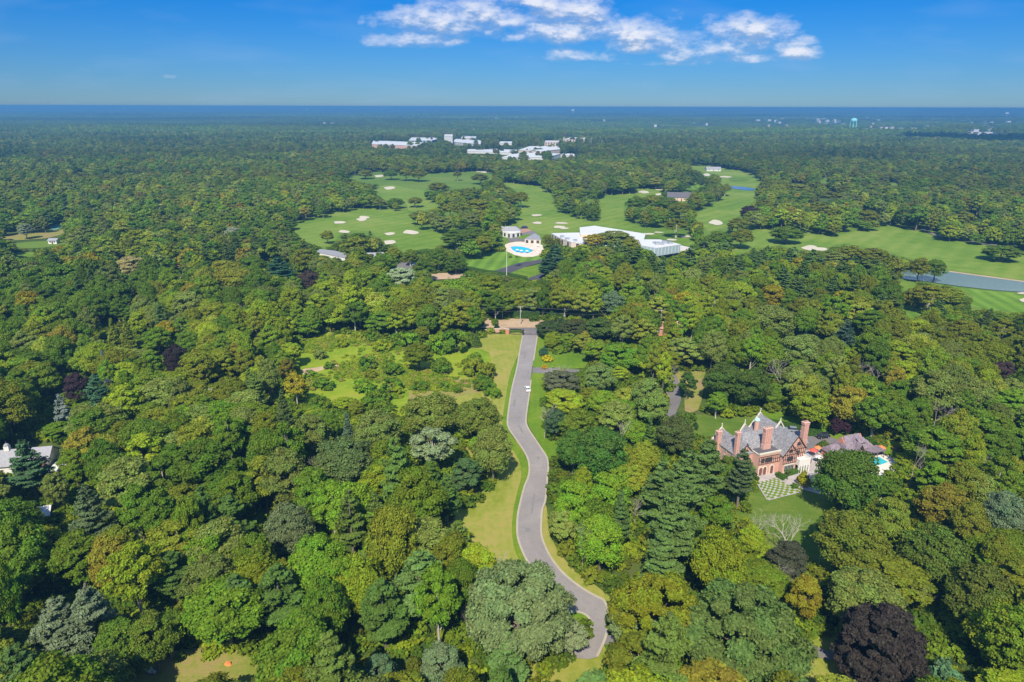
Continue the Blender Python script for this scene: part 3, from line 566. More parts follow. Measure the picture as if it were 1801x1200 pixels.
def mansion():
    R = empty('mansion', (84.6, 192.9, 0), math.radians(20), 'large rose brick and timbered mansion with grey slate roofs, tall chimneys and white gable copings', 'mansion')
    w = MB(); w.box(-13, 3, 2.5, 13, 0, 7); w.box(2.6, 10, -.5, 17.5, 0, 7.01); w.box(0, 5.2, -2.2, 2.4, 0, 6.6); w.box(-8, -.01, -.6, 2.45, 0, 7.3); w.box(-13.5, -7.5, 2.9, 15.5, 0, 6.4)
    gable_wall(w, 2.6, 10, -.5, 7, 11.3); gable_wall(w, 2.6, 10, 17.2, 7, 11.3); gable_wall(w, 0, 5.2, -2.2, 6.6, 10); gable_wall(w, -13.5, -7.5, 15.2, 6.4, 9.6); gable_wall(w, -13.5, -7.5, 2.9, 6.4, 9.6)
    gable_wall(w, -6.2, -1.0, 12.7, 7, 11.4); gable_wall(w, 3.5, 9.5, 10.0, 7, 7.2)
    w.build('wall', M['brick'], R)
    r = gable_roof(-12.5, 4, 2.6, 13, 6.9, 11.4, 'x', .3, hip=4.5); gable_roof(2.6, 10, -.4, 17.4, 6.9, 11.6, 'y', .25, mb=r); gable_roof(0, 5.2, -2.0, 5.2, 6.5, 10.2, 'y', .3, mb=r); gable_roof(-13.5, -7.5, 3.0, 15.4, 6.3, 9.8, 'y', .3, mb=r)
    gable_roof(-6.2, -1.0, 8, 12.8, 6.9, 11.2, 'y', .25, mb=r); gable_roof(6, 15.5, 4.5, 9.5, 5.2, 8.8, 'x', .3, mb=r); r.build('roof', M['slate'], R)
    w = MB(); w.box(9.99, 15.5, 4.6, 9.4, 0, 5.1); w.build('side_wing', M['brick'], R)
    f = MB(); f.box(-8.15, -.05, -.75, 3.0, 7.35, 7.6); f.box(-8.2, .1, -.85, -.4, 7.6, 8.0); f.build('parapet', M['stone'], R); f = MB(); f.box(-7.8, -.3, -.35, 4.6, 7.62, 7.75); f.build('flat_roof', M['lead'], R)
    coping(R, -3.6, 12.95, 2.9, 11.5, 4.4); coping(R, -10.5, 15.6, 3.3, 10.1, 3.6); coping(R, 6.3, 17.6, 4.0, 12.0, 4.9)
    b = MB(); 
    for s in (-1, 1):
        n = len(b.v); a = (7+s*3.2, 7.2); t = (7, 11.9); y0, y1 = 8.4, 8.9
        b.v += [(a[0],y0,a[1]+.4),(a[0],y1,a[1]+.4),(t[0],y1,t[1]+.4),(t[0],y0,t[1]+.4),(a[0],y0,a[1]+1.0),(a[0],y1,a[1]+1.0),(t[0],y1,t[1]+1.0),(t[0],y0,t[1]+1.0)]
        for q in ((0,3,2,1),(4,5,6,7),(0,1,5,4),(1,2,6,5),(2,3,7,6),(3,0,4,7)): b.f.append(tuple(n+i for i in q)); b.m.append(0)
    b.tube((7, 8.65, 12.7), (7, 8.65, 14.0), .2, .08, 6); b.build('gable_coping', M['stone'], R)
    b = MB(); b.tube((2.6, 14.5, 6), (2.6, 14.5, 11.0), .8, .8, 8); b.build('stair_turret', M['brick'], R); b = MB(); b.dome((2.6, 14.5, 11.0), 1.0, 1.0, 1.0, 12, 5); b.tube((2.6, 14.5, 12.5), (2.6, 14.5, 13.8), .1, .03, 5); b.build('turret_dome', M['copper'], R, smooth=True)
    chimney(R, -13.2, 4.2, 1.4, 1.1, 0, 14.2, 2); chimney(R, -3.6, 2.2, 2.8, 1.3, 7.0, 15.0, 4); chimney(R, 9.9, .9, 1.9, 1.4, 0, 15.4, 3); chimney(R, -13.9, 12.5, 1.6, 1.2, 4, 10.8, 2)
    timber(R, .1, 5.1, -2.22, 3.6, 6.6, 7, gable=9.8); timber(R, 5.3, 9.9, -.52, 3.9, 7.0, 6, gable=11); timber(R, -7.9, -.1, -.62, 4.0, 6.6, 10); timber(R, -2.1, 2.3, -.01-.01, 3.6, 6.5, 4, face='x') if False else None
    barge(R, 2.6, -2.4, 3.0, 10.35, 3.9); barge(R, 6.3, -.75, 4.0, 11.8, 4.9)
    window(R, (2.6, -2.22, 5.2), 2.0, 1.4, frame='timber', nx=4); window(R, (2.6, -2.22, 7.9), .9, .8, frame='timber', nx=2, ny=1); window(R, (6.6, -.52, 5.6), 2.2, 1.5, frame='timber', nx=4); window(R, (7.0, -.52, 8.9), 1.0, .9, frame='timber', nx=2)
    window(R, (-4.2, -.62, 5.3), 2.2, 1.4, frame='timber', nx=4); window(R, (-6.6, -.62, 5.3), 1.1, 1.3, frame='timber', nx=2)
    window(R, (-10.4, 2.9, 4.8), 1.8, 1.4, frame='timber', nx=4); window(R, (-10.4, 2.9, 7.4), .9, .9, frame='timber', nx=2); window(R, (-11.8, 2.9, 1.9), 1.0, 1.6, frame='stone', nx=2); window(R, (-9.4, 2.9, 1.9), 1.0, 1.6, frame='stone', nx=2); timber(R, -13.4, -8.2, 2.88, 3.6, 6.4, 7, gable=9.3); barge(R, -10.5, 2.7, 3.3, 9.9, 3.5)
    window(R, (2.6, -2.22, 1.9), 3.6, 2.0, frame='stone', nx=6, ny=1)
    s = MB(); s.box(.55, 4.65, -2.34, -2.2, .55, .8); s.build('sill', M['stone'], R); s = MB(); s.box(.55, 4.65, -2.34, -2.2, 3.05, 3.35); s.build('lintel', M['stone'], R)
    for x in (-2.7, -5.4, -7.0):   # arched openings with red doors
        d = MB(); n = 9; pts = [(x-.6, .05)]+[(x-.6*math.cos(math.pi*i/n), 2.2+.8*math.sin(math.pi*i/n)) for i in range(n+1)]+[(x+.6, .05)]
        k = len(d.v); d.v += [(p[0], -.70, p[1]) for p in pts]; d.f.append(tuple(range(k, k+len(pts)))); d.m.append(0); k = len(d.v)
        o = d.build('door', M['wood'], R); a = MB()
        for i in range(n):
            t0, t1 = math.pi*i/n, math.pi*(i+1)/n
            a.hull([(x-.6*math.cos(t0),-.74,2.2+.8*math.sin(t0)),(x-.6*math.cos(t1),-.74,2.2+.8*math.sin(t1)),(x-.95*math.cos(t1),-.74,2.2+1.15*math.sin(t1)),(x-.95*math.cos(t0),-.74,2.2+1.15*math.sin(t0))],
                   [(x-.6*math.cos(t0),-.61,2.2+.8*math.sin(t0)),(x-.6*math.cos(t1),-.61,2.2+.8*math.sin(t1)),(x-.95*math.cos(t1),-.61,2.2+1.15*math.sin(t1)),(x-.95*math.cos(t0),-.61,2.2+1.15*math.sin(t0))])
        a.box(x-.95, x-.6, -.75, -.61, 0, 2.2); a.box(x+.6, x+.95, -.75, -.61, 0, 2.2); a.build('frame', M['stone'], o)
    # white loggia with pointed arches
    b = MB(); X0, X1, Y0, Y1 = 5.3, 9.7, -3.6, -.52
    b.box(X0, X1, Y0, Y1, 2.7, 4.0); b.box(X0, X1, Y0, Y0+.18, 4.0, 4.8); b.box(X0, X0+.18, Y0+.18, Y1, 4.0, 4.8); b.box(X1-.18, X1, Y0+.18, Y1, 4.0, 4.8)
    for i in range(5): x = X0+(X1-X0-.4)*i/4; b.box(x, x+.4, Y0, Y0+.4, 0, 2.7)
    for y in (-2.2, -1.0): b.box(X1-.4, X1, y, y+.35, 0, 2.7)
    for i in range(4):
        xa = X0+.4+(X1-X0-.4)*i/4; xb = xa+(X1-X0-.4)/4-.4; xm = (xa+xb)/2
        for s, e in ((xa, 1), (xb, -1)): b.hull([(s,Y0+.02,2.0),(s,Y0+.38,2.0),(s,Y0+.38,2.72),(s,Y0+.02,2.72)],[(xm,Y0+.02,2.69),(xm,Y0+.38,2.69),(xm,Y0+.38,2.72),(xm,Y0+.02,2.72)])
    for i in range(5): x = X0+(X1-X0)*i/4; b.tube((x, Y0+.1, 4.8), (x, Y0+.1, 5.35), .13, .05, 6)
    b.build('loggia', M['white'], R); b = MB(); b.box(X0+.4, X1-.4, -.60, -.53, .1, 2.6); b.build('french_window', M['glass'], R)
    for (x, y, s) in ((-9.4, 5.4, 1), (-.6, 5.0, .8)):   # small gabled dormers
        b = MB(); b.box(x-.7*s, x+.7*s, y-1.2, y+1.2, 7.2, 8.9); dm = b.build('dormer', M['slate'], R); gable_roof(x-.7*s, x+.7*s, y-1.3, y+2.5, 8.91, 9.8, 'y', .2).build('roof', M['slate'], dm); window(dm, (x, y-1.2, 8.2), .8, .8, frame='timber', nx=2)
    for k in range(3): window(R, (-13.52, 6+k*3, 3.0), 1.2, 1.6, face='-x', frame='stone'); window(R, (-13.52, 6+k*3, 5.6), 1.2, 1.2, face='-x', frame='stone')
    for k in range(4): window(R, (10.02, 10.6+k*1.8, 3.0), 1.2, 1.6, face='+x', frame='stone'); window(R, (10.02, 10.6+k*1.8, 5.6), 1.2, 1.2, face='+x', frame='stone')
    return R
mansion()
CLEAR.append([(1268,745),(1300,735),(1330,728),(1400,732),(1420,745),(1418,800),(1424,832),(1338,838),(1334,800),(1300,790),(1284,778)])
def pool_house():
    g = at(1492, 796); R = empty('pool_house', (g.x, g.y, 0), math.radians(20), 'small brick pool house with steep purple slate roofs beside the square swimming pool', 'pool house')
    w = MB(); w.box(-4, 4, -3, 3, 0, 3.4); gable_wall(w, -3, 3, -4, 3.4, 7.2, axis='y'); gable_wall(w, -3, 3, 3.7, 3.4, 7.2, axis='y'); w.box(4.01, 8, -2.2, 2.2, 0, 2.6); w.box(-8.5, -4.01, -1.5, 3.0, 0, 2.4); w.build('wall', M['brick_red'], R)
    r = gable_roof(-4, 4, -3, 3, 3.3, 7.4, 'x', .5, hip=1.2); gable_roof(4, 8, -2.4, 2.4, 2.6, 4.4, 'x', .5, mb=r, hip=1.4); gable_roof(-8.5, -4, -1.6, 3.0, 2.4, 4.6, 'x', .4, mb=r, hip=1); gable_roof(-1.6, 1.6, -4.6, 0, 3.0, 6.2, 'y', .4, mb=r); r.build('roof', M['slate2'], R)
    d = MB(); d.box(1.0, 3.6, -2.6, -.6, 4.4, 5.6); gable_roof(1.0, 3.6, -2.9, 0, 5.6, 6.6, 'x', .25, mb=d); d.build('dormer', M['slate2'], R); window(R, (2.3, -2.62, 5.0), 1.8, .7, nx=4, ny=1)
    window(R, (0, -3.02, 1.8), 1.6, 1.6); window(R, (3.0, -3.02, 1.8), 1.0, 1.4, nx=2)
    b = MB(); b.box(3.2, 9.6, -6.2, -2.3, 2.7, 2.95)
    for x in (3.5, 6.4, 9.3): b.tube((x, -5.9, 0), (x, -5.9, 2.7), .14, .12, 8)
    b.build('porch', M['slate2'], R)
pool_house(); CLEAR.append([(1470,770),(1490,762),(1512,766),(1530,785),(1520,800),(1500,800),(1470,790)])
def simple_house(name, x, y, rz, L_, W, ze, zr, wall, roof, label, cat='house', chim=None, nwin=4, extra=None):
    g = at(x, y); R = empty(name, (g.x, g.y, 0), math.radians(rz), label, cat)
    w = MB(); w.box(-L_/2, L_/2, -W/2, W/2, 0, ze); gable_wall(w, -W/2, W/2, -L_/2, ze, zr-.15, axis='y'); gable_wall(w, -W/2, W/2, L_/2-.3, ze, zr-.15, axis='y'); w.build('wall', M[wall], R)
    r = gable_roof(-L_/2, L_/2, -W/2, W/2, ze, zr, 'x', .5).build('roof', M[roof], R)
    for i in range(nwin): window(R, (-L_/2+L_*(i+.5)/nwin, -W/2, ze*.62), 1.3, 1.3, nx=2)
    window(R, (L_/2, 0, ze*.6), 1.2, 1.3, face='+x', nx=2); d = MB(); d.box(-.6, .6, -W/2-.08, -W/2+.02, 0, 2.2); d.build('door', M['timber'], R)
    if chim: chimney(R, chim[0], chim[1], 1.2, 1.0, ze, zr+1.6, 2, mat='brick_red')
    SOLID.append((g.x, g.y, max(L_, W)*.5)); return R
h = simple_house('house', 20, 838, 12, 26, 9, 5, 8.4, 'white', 'shingle', 'long white house with pale grey shingle roof and small white cupola at the left edge', nwin=7)
b = MB(); b.box(.2, 1.6, -.7, .7, 8.1, 9.7); c_ = b.build('cupola', M['white'], h); b = MB(); b.dome((.9, 0, 9.7), .85, .85, .8, 8, 4); b.tube((.9,0,10.4),(.9,0,11.2),.06,.03,5); b.build('cupola_cap', M['shingle'], c_)
b = MB(); b.box(14, 19.5, -7.5, -1.5, 3.1, 3.45); b.build('porch_roof', M['white'], h); 
for x, y in ((14.3,-7.2),(19.2,-7.2),(19.2,-1.8)):
    b = MB(); b.tube((x,y,0),(x,y,3.1),.16,.14,8); b.build('porch_column', M['white'], h)
chimney(h, 12.2, -5.2, 1.0, .8, 0, 6.5, 1, mat='brick_red')
b = MB(); b.box(19.6, 24, -7, -3, .02, .25); b.build('terrace', M['terracotta'], h)
CLEAR.append([(0,784),(72,774),(82,792),(104,786),(108,806),(96,812),(80,806),(60,800),(0,812)])
h = simple_house('house', 66, 925, 20, 8, 5, 3.4, 5, 'brick_red', 'roofwhite', 'small red brick building with white roof almost hidden in the lower left wood'); CLEAR.append([(56,896),(86,894),(80,912),(58,916)])
h = simple_house('house', 300, 500, 30, 26, 10, 5, 8.5, 'tan', 'rooftan', 'pinkish roofed house half hidden by trees in the left wood', chim=(6, 2)); CLEAR.append([(300,487),(318,478),(322,484),(304,498)])
b = MB(); b.dome((0,0,0), 3, 3, 3.2, 6, 3); g = at(305, 501); o = b.build('garden_tent', M['orange']); o.location = (g.x, g.y, 2.4); tag(o, 'orange tent roof beside the pinkish roofed house in the left wood', 'tent'); CLEAR.append([(302,496),(308,496),(308,502),(302,502)])
def flat_building(name, corners, z1, wall, roof, label, z0=0.0, parapet=.6, win=None, cat='building', clear=None, group=None, rooftop=0):
    """corners: picture points of the roof edge at height z1, nearest-left first, going round"""
    P = [at(x, y, z1) for x, y in corners]; c = sum(P, Vector())/len(P); R = empty(name, (c.x, c.y, 0), 0, label, cat, group)
    q = [(p.x-c.x, p.y-c.y) for p in P]; ar = sum(q[i][0]*q[(i+1) % len(q)][1]-q[(i+1) % len(q)][0]*q[i][1] for i in range(len(q)))
    if ar < 0: q = q[::-1]
    b = MB(); b.prism(q, z0, z1-parapet); b.build('wall', M[wall], R)
    k = [(x*1.008, y*1.008) for x, y in q]; b = MB(); b.prism(k, z1-parapet, z1); b.build('roof', M[roof], R)
    n = len(q)
    if win:
        rows, sp, ww, wh, gm = win; cntw = 0
        for i in range(n):
            a, e = Vector(q[i]), Vector(q[(i+1) % n]); d = e-a; ln = d.length; d.normalize(); nn = Vector((d.y, -d.x))
            if nn.y > .35 or ln < sp: continue
            m = int(ln//sp)
            for r_ in range(rows):
                zc_ = z0+(z1-parapet-z0)*(r_+.55)/rows
                for j in range(m):
                    if cntw >= 96: break
                    cntw += 1; p = a+d*(ln*(j+.5)/m); w = MB(); h2 = ww/2
                    A = [p-d*h2+nn*.02, p+d*h2+nn*.02, p+d*h2+nn*.12, p-d*h2+nn*.12]
                    w.prism([tuple(v) for v in A][::-1], zc_-wh/2, zc_+wh/2); w.build('window', M[gm], R)
    if rooftop:
        rr = random.Random(int(c.x)); big = max(abs(v[0]) for v in q)
        for i in range(rooftop):
            a, e = rr.random(), rr.random(); A = Vector(q[0]).lerp(Vector(q[1]), a*.7+.15); B_ = Vector(q[-1]).lerp(Vector(q[-2 if n < 5 else 2]), a*.7+.15); p = A.lerp(B_, e*.7+.15); s = rr.uniform(.8, 1.9)
            b = MB(); b.box(p.x-s, p.x+s, p.y-s, p.y+s, z1+.01, z1+rr.uniform(.8, 2)); b.build('roof_unit', M['metal'], R)
    return R
# club house: four joined volumes as parts of one thing
cb = flat_building('club_house', [(1018.5,399.5),(1045,396.5),(1092,403.5),(1134,410),(1131,420),(1088,417),(1045,411),(1020,410.5)], 9.5, 'brick_tan', 'roofwhite', 'large white flat roofed club house with a glass fronted wing, facing the golf course', win=(1, 9, 2, 4, 'glass'), cat='club house')
def club_part(name, corners, z1, wall, roof, **k):
    t = flat_building(name, corners, z1, wall, roof, None, **k); 
    for ch in list(t.children): ch.location = t.location-cb.location+ch.location; ch.parent = cb
    bpy.data.objects.remove(t)
club_part('w', [(969,410),(1000,409),(1022,408.5),(1044,412),(1027,427),(1003.5,425),(983,417.5)], 6.5, 'tan', 'roofwhite', win=(1, 7, 2.6, 4.2, 'glass'), rooftop=5)
club_part('w', [(1044,413),(1090,417),(1125,420),(1100,434),(1040,428)], 6.0, 'tan', 'roofwhite', rooftop=6)
club_part('w', [(1127,430),(1122,420),(1160,420),(1196,428),(1154,434.5)], 10.5, 'green_glass', 'roofwhite', z0=4.0, win=(1, 3.2, .35, 5.4, 'white'), rooftop=9)
club_part('w', [(1128,440),(1124,430),(1195,438),(1154,444)], 4.0, 'tan', 'stone', win=(1, 5, 2.6, 3.2, 'glass'))
club_part('w', [(1196,430),(1224,436),(1214,439),(1190,438)], 3.5, 'tan', 'rooftan')
CLEAR += [[(1018,398),(1046,395),(1135,409),(1134,420),(1090,410),(1046,412),(1027,428),(1003,432),(985,420),(966,408),(1018,408)], [(1122,420),(1160,419),(1197,427),(1224,434),(1197,438),(1176,456),(1160,452),(1135,436)]]
pv = flat_building('pavilion', [(883,407.5),(898,410.5),(914,408),(911,402),(880,399)], 4.6, 'white', 'white', 'white pavilion with arched openings and a grey hipped roof beside the club court', win=(1, 4.6, 2.4, 2.9, 'glass'), cat='pavilion')
b = MB(); gable_roof(-9, 9, -5, 5, 4.7, 8.2, 'x', .6, hip=5, mb=b); b.build('hipped_roof', M['shingle'], pv); CLEAR.append([(880,395),(905,395),(915,402),(915,413),(895,414),(880,405)])
cbn = flat_building('pool_cabana', [(922,420),(930,420.5),(950,421),(948,415),(940,410),(925,418)], 4.2, 'tan', 'shingle', 'small tan cabana with a pale awning roof behind the club swimming pool', win=(1, 4, 2.4, 2.4, 'glass'), cat='cabana'); CLEAR.append([(921,410),(950,408),(954,431),(921,428)])
flat_building('greenhouse', [(556,445),(590,452),(606,455),(612,450),(590,443),(562,440)], 3.5, 'white', 'shingle', 'long low building with pale blue grey roof at the edge of the left fairway', cat='building'); CLEAR.append([(554,440),(608,446),(612,458),(560,450)])
h = simple_house('house', 656, 462, 10, 15, 9, 4, 7, 'tan', 'shingle', 'small pale roofed house left of the far parking lot'); CLEAR.append([(647,450),(664,449),(664,457),(648,458)])
h = simple_house('house', 1196, 351, -8, 34, 14, 4.5, 10, 'brick_tan', 'lead', 'tan house with dark roof among trees on the golf course', nwin=7); CLEAR.append([(1181,336),(1208,336),(1208,350),(1183,350)])
h = simple_house('house', 1252, 299, 0, 26, 12, 4, 7.5, 'farwhite', 'shingle', 'small pale shelter on the far golf fairway', nwin=3); CLEAR.append([(1243,291),(1262,291),(1262,298),(1243,298)])
flat_building('low_building', [(230,536),(243,538),(259,534),(246,532)], 4, 'brick_red', 'farwhite', 'flat white roofed low building in the left wood'); CLEAR.append([(228,530),(260,530),(258,540),(232,541)])
flat_building('low_building', [(0,548),(6,550),(8,546),(0,545)], 4, 'tan', 'farwhite', 'white flat roof at the left edge among trees')
h = simple_house('house', 285, 374, -20, 20, 9, 4.5, 7, 'tan', 'terracotta', 'pink roofed house in the upper left wood'); CLEAR.append([(276,368),(298,370),(296,374),(280,374)])
h = simple_house('house', 95, 433, 0, 7, 5, 3, 4.5, 'white', 'shingle', 'white garden house beside the far field at the left', nwin=2); CLEAR.append([(91,428),(100,428),(100,433),(91,433)])
h = simple_house('house', 78, 350, 10, 13, 8, 4, 7, 'white', 'slate2', 'white gabled house among trees in the upper left', nwin=3); CLEAR.append([(73,344),(84,344),(84,348),(73,348)])
h = simple_house('house', 1170, 585, 5, 14, 8, 4, 6.5, 'brick_red', 'terracotta', 'red roofed low house behind the wood right of the gate', nwin=3); CLEAR.append([(1150,578),(1186,577),(1186,584),(1152,585)])
h = simple_house('house', 382, 708, 15, 12, 7, 4, 6, 'white', 'shingle', 'white house glimpsed between the trees of the left wood'); CLEAR.append([(374,694),(384,694),(384,698),(374,698)])
SOFT = []
# campus on the horizon side
for nm, c, z, wl, rf, lb, wn in (('school_building', [(652,254.5),(733,257.5),(741,252),(700,250),(655,249)], 15, 'brick_red', 'roofwhite', 'long red brick building with flat white roof, leftmost of the far campus', (3, 6, 3.4, 2.4, 'farwhite')),
      ('campus_building', [(717,248),(757,248),(767,245.5),(762,243),(722,243)], 13, 'green_glass', 'roofwhite', 'pale glass fronted building with white roof behind the brick one', (2, 8, 5, 2.6, 'glass')),
      ('campus_building', [(779,240),(794,240.5),(794,237),(780,237)], 26, 'farwhite', 'farwhite', 'windowless white tower block of the far campus', None),
      ('campus_building', [(793,250),(843,254),(846,248),(826,246),(800,245)], 9, 'farwhite', 'roofwhite', 'white low building right of the windowless tower block', (2, 9, 4, 2.4, 'glass')),
      ('campus_building', [(809,243),(834,244),(836,240.5),(811,240)], 12, 'farpink', 'roofwhite', 'pinkish building behind the white low one of the campus', None),
      ('campus_building', [(818,266),(900,268.5),(908,264),(870,262),(822,263)], 6, 'farwhite', 'roofwhite', 'very long low white roof in front of the campus', None),
      ('campus_building', [(876,252),(898,252.5),(899,249),(878,249)], 9, 'farwhite', 'roofwhite', 'small square white building in the middle of the campus', None),
      ('campus_building', [(910,264),(950,266),(983,262),(980,256.5),(930,257)], 12, 'brick_tan', 'roofwhite', 'big tan hall with white roof on the right of the campus', (1, 10, 6, 2, 'farwhite')),
      ('campus_building', [(880,277),(960,276),(984,270),(940,268),(900,271)], 8, 'farwhite', 'roofwhite', 'large low white roofed hall, nearest of the campus', None),
      ('campus_building', [(984,272),(1014,274),(1018,271),(990,269)], 6, 'farwhite', 'roofwhite', 'thin white roof at the right end of the campus', None),
      ('apartment_block', [(956,250),(980,250),(982,247),(958,247)], 19, 'farpink', 'rooftan', 'tan apartment block with rows of windows behind the campus', (4, 7, 3.6, 2.6, 'glass')),
      ('apartment_block', [(988,245),(1026,244.5),(1028,241),(990,241)], 13, 'farpink', 'rooftan', 'long tan apartment block, rightmost behind the campus', (3, 9, 4, 2.6, 'glass'))):
    flat_building(nm, c, z, wl, rf, lb, win=wn); xs = [p[0] for p in c]; ys = [p[1] for p in c]; g = max(ys); bot = proj(*at(sum(xs)/len(xs), g, z)[:2], z*.6)[1]
    SOFT.append([(min(xs), min(ys)), (max(xs), min(ys)), (max(xs), bot), (min(xs), bot)]); CLEAR.append(SOFT[-1])
# far towers
def water_tower(x, ybase, H, Rr, mat, label, legs=True, group=None):
    g = at(x, ybase); R = empty('water_tower', (g.x, g.y, float(hgt(g.x, g.y))), 0, label, 'water tower', group)
    b = MB(); b.dome((0,0,H-Rr*.5), Rr, Rr, Rr*.72, 20, 8, full=True); b.build('tank', M[mat], R, smooth=True)
    if legs:
        for i in range(6):
            a = i*math.pi/3; b = MB(); b.tube((Rr*1.05*math.cos(a), Rr*1.05*math.sin(a), 0), (Rr*.9*math.cos(a), Rr*.9*math.sin(a), H-Rr*.5), Rr*.10, Rr*.08, 6); b.build('leg', M[mat], R)
        b = MB(); b.tube((0,0,0), (0,0,H-Rr), Rr*.18, Rr*.18, 8); b.build('riser', M[mat], R)
    else:
        b = MB(); b.tube((0,0,0), (0,0,H-Rr), Rr*.45, Rr*.35, 10); b.build('stem', M[mat], R)
water_tower(1497, 227.5, 58, 16, 'tower_teal', 'turquoise water tower on legs beyond the right hand woods')
water_tower(1005, 201, 70, 27, 'tower_white', 'white water tower on the horizon right of centre', False); water_tower(538, 199, 66, 26, 'tower_white', 'white water tower on the horizon left of centre', False)
water_tower(218, 199, 60, 22, 'tower_white', 'small white water tower far left on the horizon, the left one of two', False); water_tower(297, 198, 60, 22, 'tower_teal', 'small turquoise water tower far left on the horizon, the right one of two', False)
water_tower(1767, 202, 60, 24, 'tower_white', 'white water tower at the right end of the horizon', False)
for i, x in enumerate((668, 672.6, 677.2, 681.5)):
    g = at(x, 196); b = MB(); b.tube((0,0,0), (0,0,111.5), 14, 9, 10); o = b.build('power_station_chimney', M['tower_white']); o.location = (g.x, g.y, 0); tag(o, f"white power station chimney on the horizon, {['leftmost', 'second', 'third', 'rightmost'][i]} of four", 'chimney', 'four power station chimneys')
rt = random.Random(4); TOWN = [(1372,210,5),(1400,209,4),(1424,209,22),(1440,210,14),(1452,212,5),(1465,211,4),(1473,213,3),(1521,227,32),(1546,225,4),(1555,225,5),(1563,226,4),(1580,226,8),(1603,226,8),(1588,202,9),(1615,201.5,16),(1650,201.5,42),(1680,202,16),(1692,203,5),(1729,217,6),(1714,222,4),(1738,223,3),(1760,227,8),(1712,228,8),(1718,233,6),(1733,234,12),(1775,201,14),
   (1180,202,5),(1192,203,4),(1215,206,4),(1330,212,6),(1350,212,5),(1300,205,4),(1100,208,4),(1085,203,4),(1060,214,3),(1150,222,4),(1240,219,3),(27,198,4),(80,198,5),(290,241,2),(128,313,2),(143,312,2),(1520,230,5),(1690,212,4),(940,206,4),(975,205,4),(870,212,3),(1770,213,6),(1640,233,4),(1600,243,4)]
for _ in range(55): TOWN.append((rt.uniform(1340, 1795), rt.choice((204, 208, 212, 216, 222, 230, 236, 240))+rt.uniform(-2, 2), rt.uniform(2, 5)))
for _ in range(16): TOWN.append((rt.uniform(10, 1300), rt.uniform(200, 235), rt.uniform(2, 4)))
for x, y, w in TOWN:
    g = at(x, y); k = g.y/.946/FPX; W = max(w*k, 8); H_ = rt.uniform(6, 10)+(8 if y < 215 else 3)
    R = empty('town_building', (g.x, g.y, float(hgt(g.x, g.y))), rt.uniform(-.15, .15), 'pale low building glinting among the far woods', 'building', 'pale buildings scattered through the far woods')
    b = MB(); b.box(-W/2, W/2, -12, 12, 0, H_); b.build('wall', M['farwhite' if rt.random() < .7 else 'farpink'], R); b = MB(); b.box(-W/2-.6, W/2+.6, -12.6, 12.6, H_+.01, H_+1.2); b.build('roof', M['roofwhite'], R)
    CLEAR.append([(x-w/2, y-2.6), (x+w/2, y-2.6), (x+w/2, y-1.2), (x-w/2, y-1.2)]); SOLID.append((g.x, g.y, W*.6))
# ------------------------------------------------------------------ gate, walls, poles
def seg_wall(name, a, b, h, th, mat, label, cat, cap=True):
    a, b = at(*a), at(*b); d = b-a; ln = d.length; R = empty(name, (a.x, a.y, 0), math.atan2(d.y, d.x), label, cat)
    m = MB(); m.box(0, ln, -th/2, th/2, 0, h); m.build('wall', M[mat], R)
    if cap: m = MB(); m.box(-.06, ln+.06, -th/2-.08, th/2+.08, h+.003, h+.14); m.build('capping', M['stone'], R)
seg_wall('brick_wall', (852,587), (884,584), 2.0, .5, 'brick', 'weathered brick wall left of the entrance gate, longer left stretch', 'wall'); seg_wall('brick_wall', (885,586), (895.5,588), 2.6, .6, 'brick_red', 'red brick wall end beside the iron fence left of the gate', 'wall')
def iron_fence(a, b, h, label, sp=.35):
    a, b = at(*a), at(*b); d = b-a; ln = d.length; R = empty('iron_fence', (a.x, a.y, 0), math.atan2(d.y, d.x), label, 'fence'); m = MB()
    n = int(ln/sp)
    for i in range(n+1): m.box(i*ln/n-.025, i*ln/n+.025, -.025, .025, 0, h)
    m.build('railing', M['iron'], R); m = MB(); m.box(0, ln, -.035, .035, .25, .33); m.box(0, ln, -.035, .035, h-.25, h-.17); m.build('rail', M['iron'], R)
iron_fence((896,588.5), (919,590), 2.0, 'black iron fence left of the entrance gate'); iron_fence((946,589), (968,582), 2.0, 'black iron fence right of the entrance gate')
def gate():
    a, b = at(920, 590.5), at(945.5, 590); d = b-a; ln = d.length; R = empty('entrance_gate', (a.x, a.y, 0), math.atan2(d.y, d.x), 'black iron double gate closing the far end of the lane', 'gate')
    for x in (0, ln): m = MB(); m.box(x-.35, x+.35, -.35, .35, 0, 3.2); m.dome((x, 0, 3.2), .3, .3, .5, 8, 4); m.build('gate_post', M['iron'], R)
    for s in (0, 1):
        m = MB(); n = 10; x0, x1 = (.4, ln/2-.05) if s == 0 else (ln/2+.05, ln-.4)
        for i in range(n+1): x = x0+(x1-x0)*i/n; m.box(x-.03, x+.03, -.03, .03, .1, 1.7+.6*math.sin(math.pi*(x/ln)))
        m.box(x0, x1, -.04, .04, .2, .3); m.box(x0, x1, -.04, .04, 1.3, 1.4); m.build('gate_leaf', M['iron'], R)
gate()
def pole(x, ybase, H, label, arms=1):
    g = at(x, ybase); R = empty('utility_pole', (g.x, g.y, 0), .05, label, 'utility pole', 'utility poles along the road behind the gate')
    m = MB(); m.tube((0,0,-.3), (0,0,H), .24, .16, 8); m.build('pole', M['pole'], R)
    for i in range(arms):
        m = MB(); m.box(-1.3, 1.3, -.08, .08, H-.6-i*1.2, H-.42-i*1.2)
        for k in (-1.2, -.4, .4, 1.2): m.tube((k, 0, H-.42-i*1.2), (k, 0, H-.2-i*1.2), .06, .05, 6)
        m.build('crossarm', M['pole'], R)
    m = MB(); m.tube((.4, 0, H-3.4), (.4, 0, H-2.3), .26, .26, 8); m.build('transformer', M['metal'], R); return g
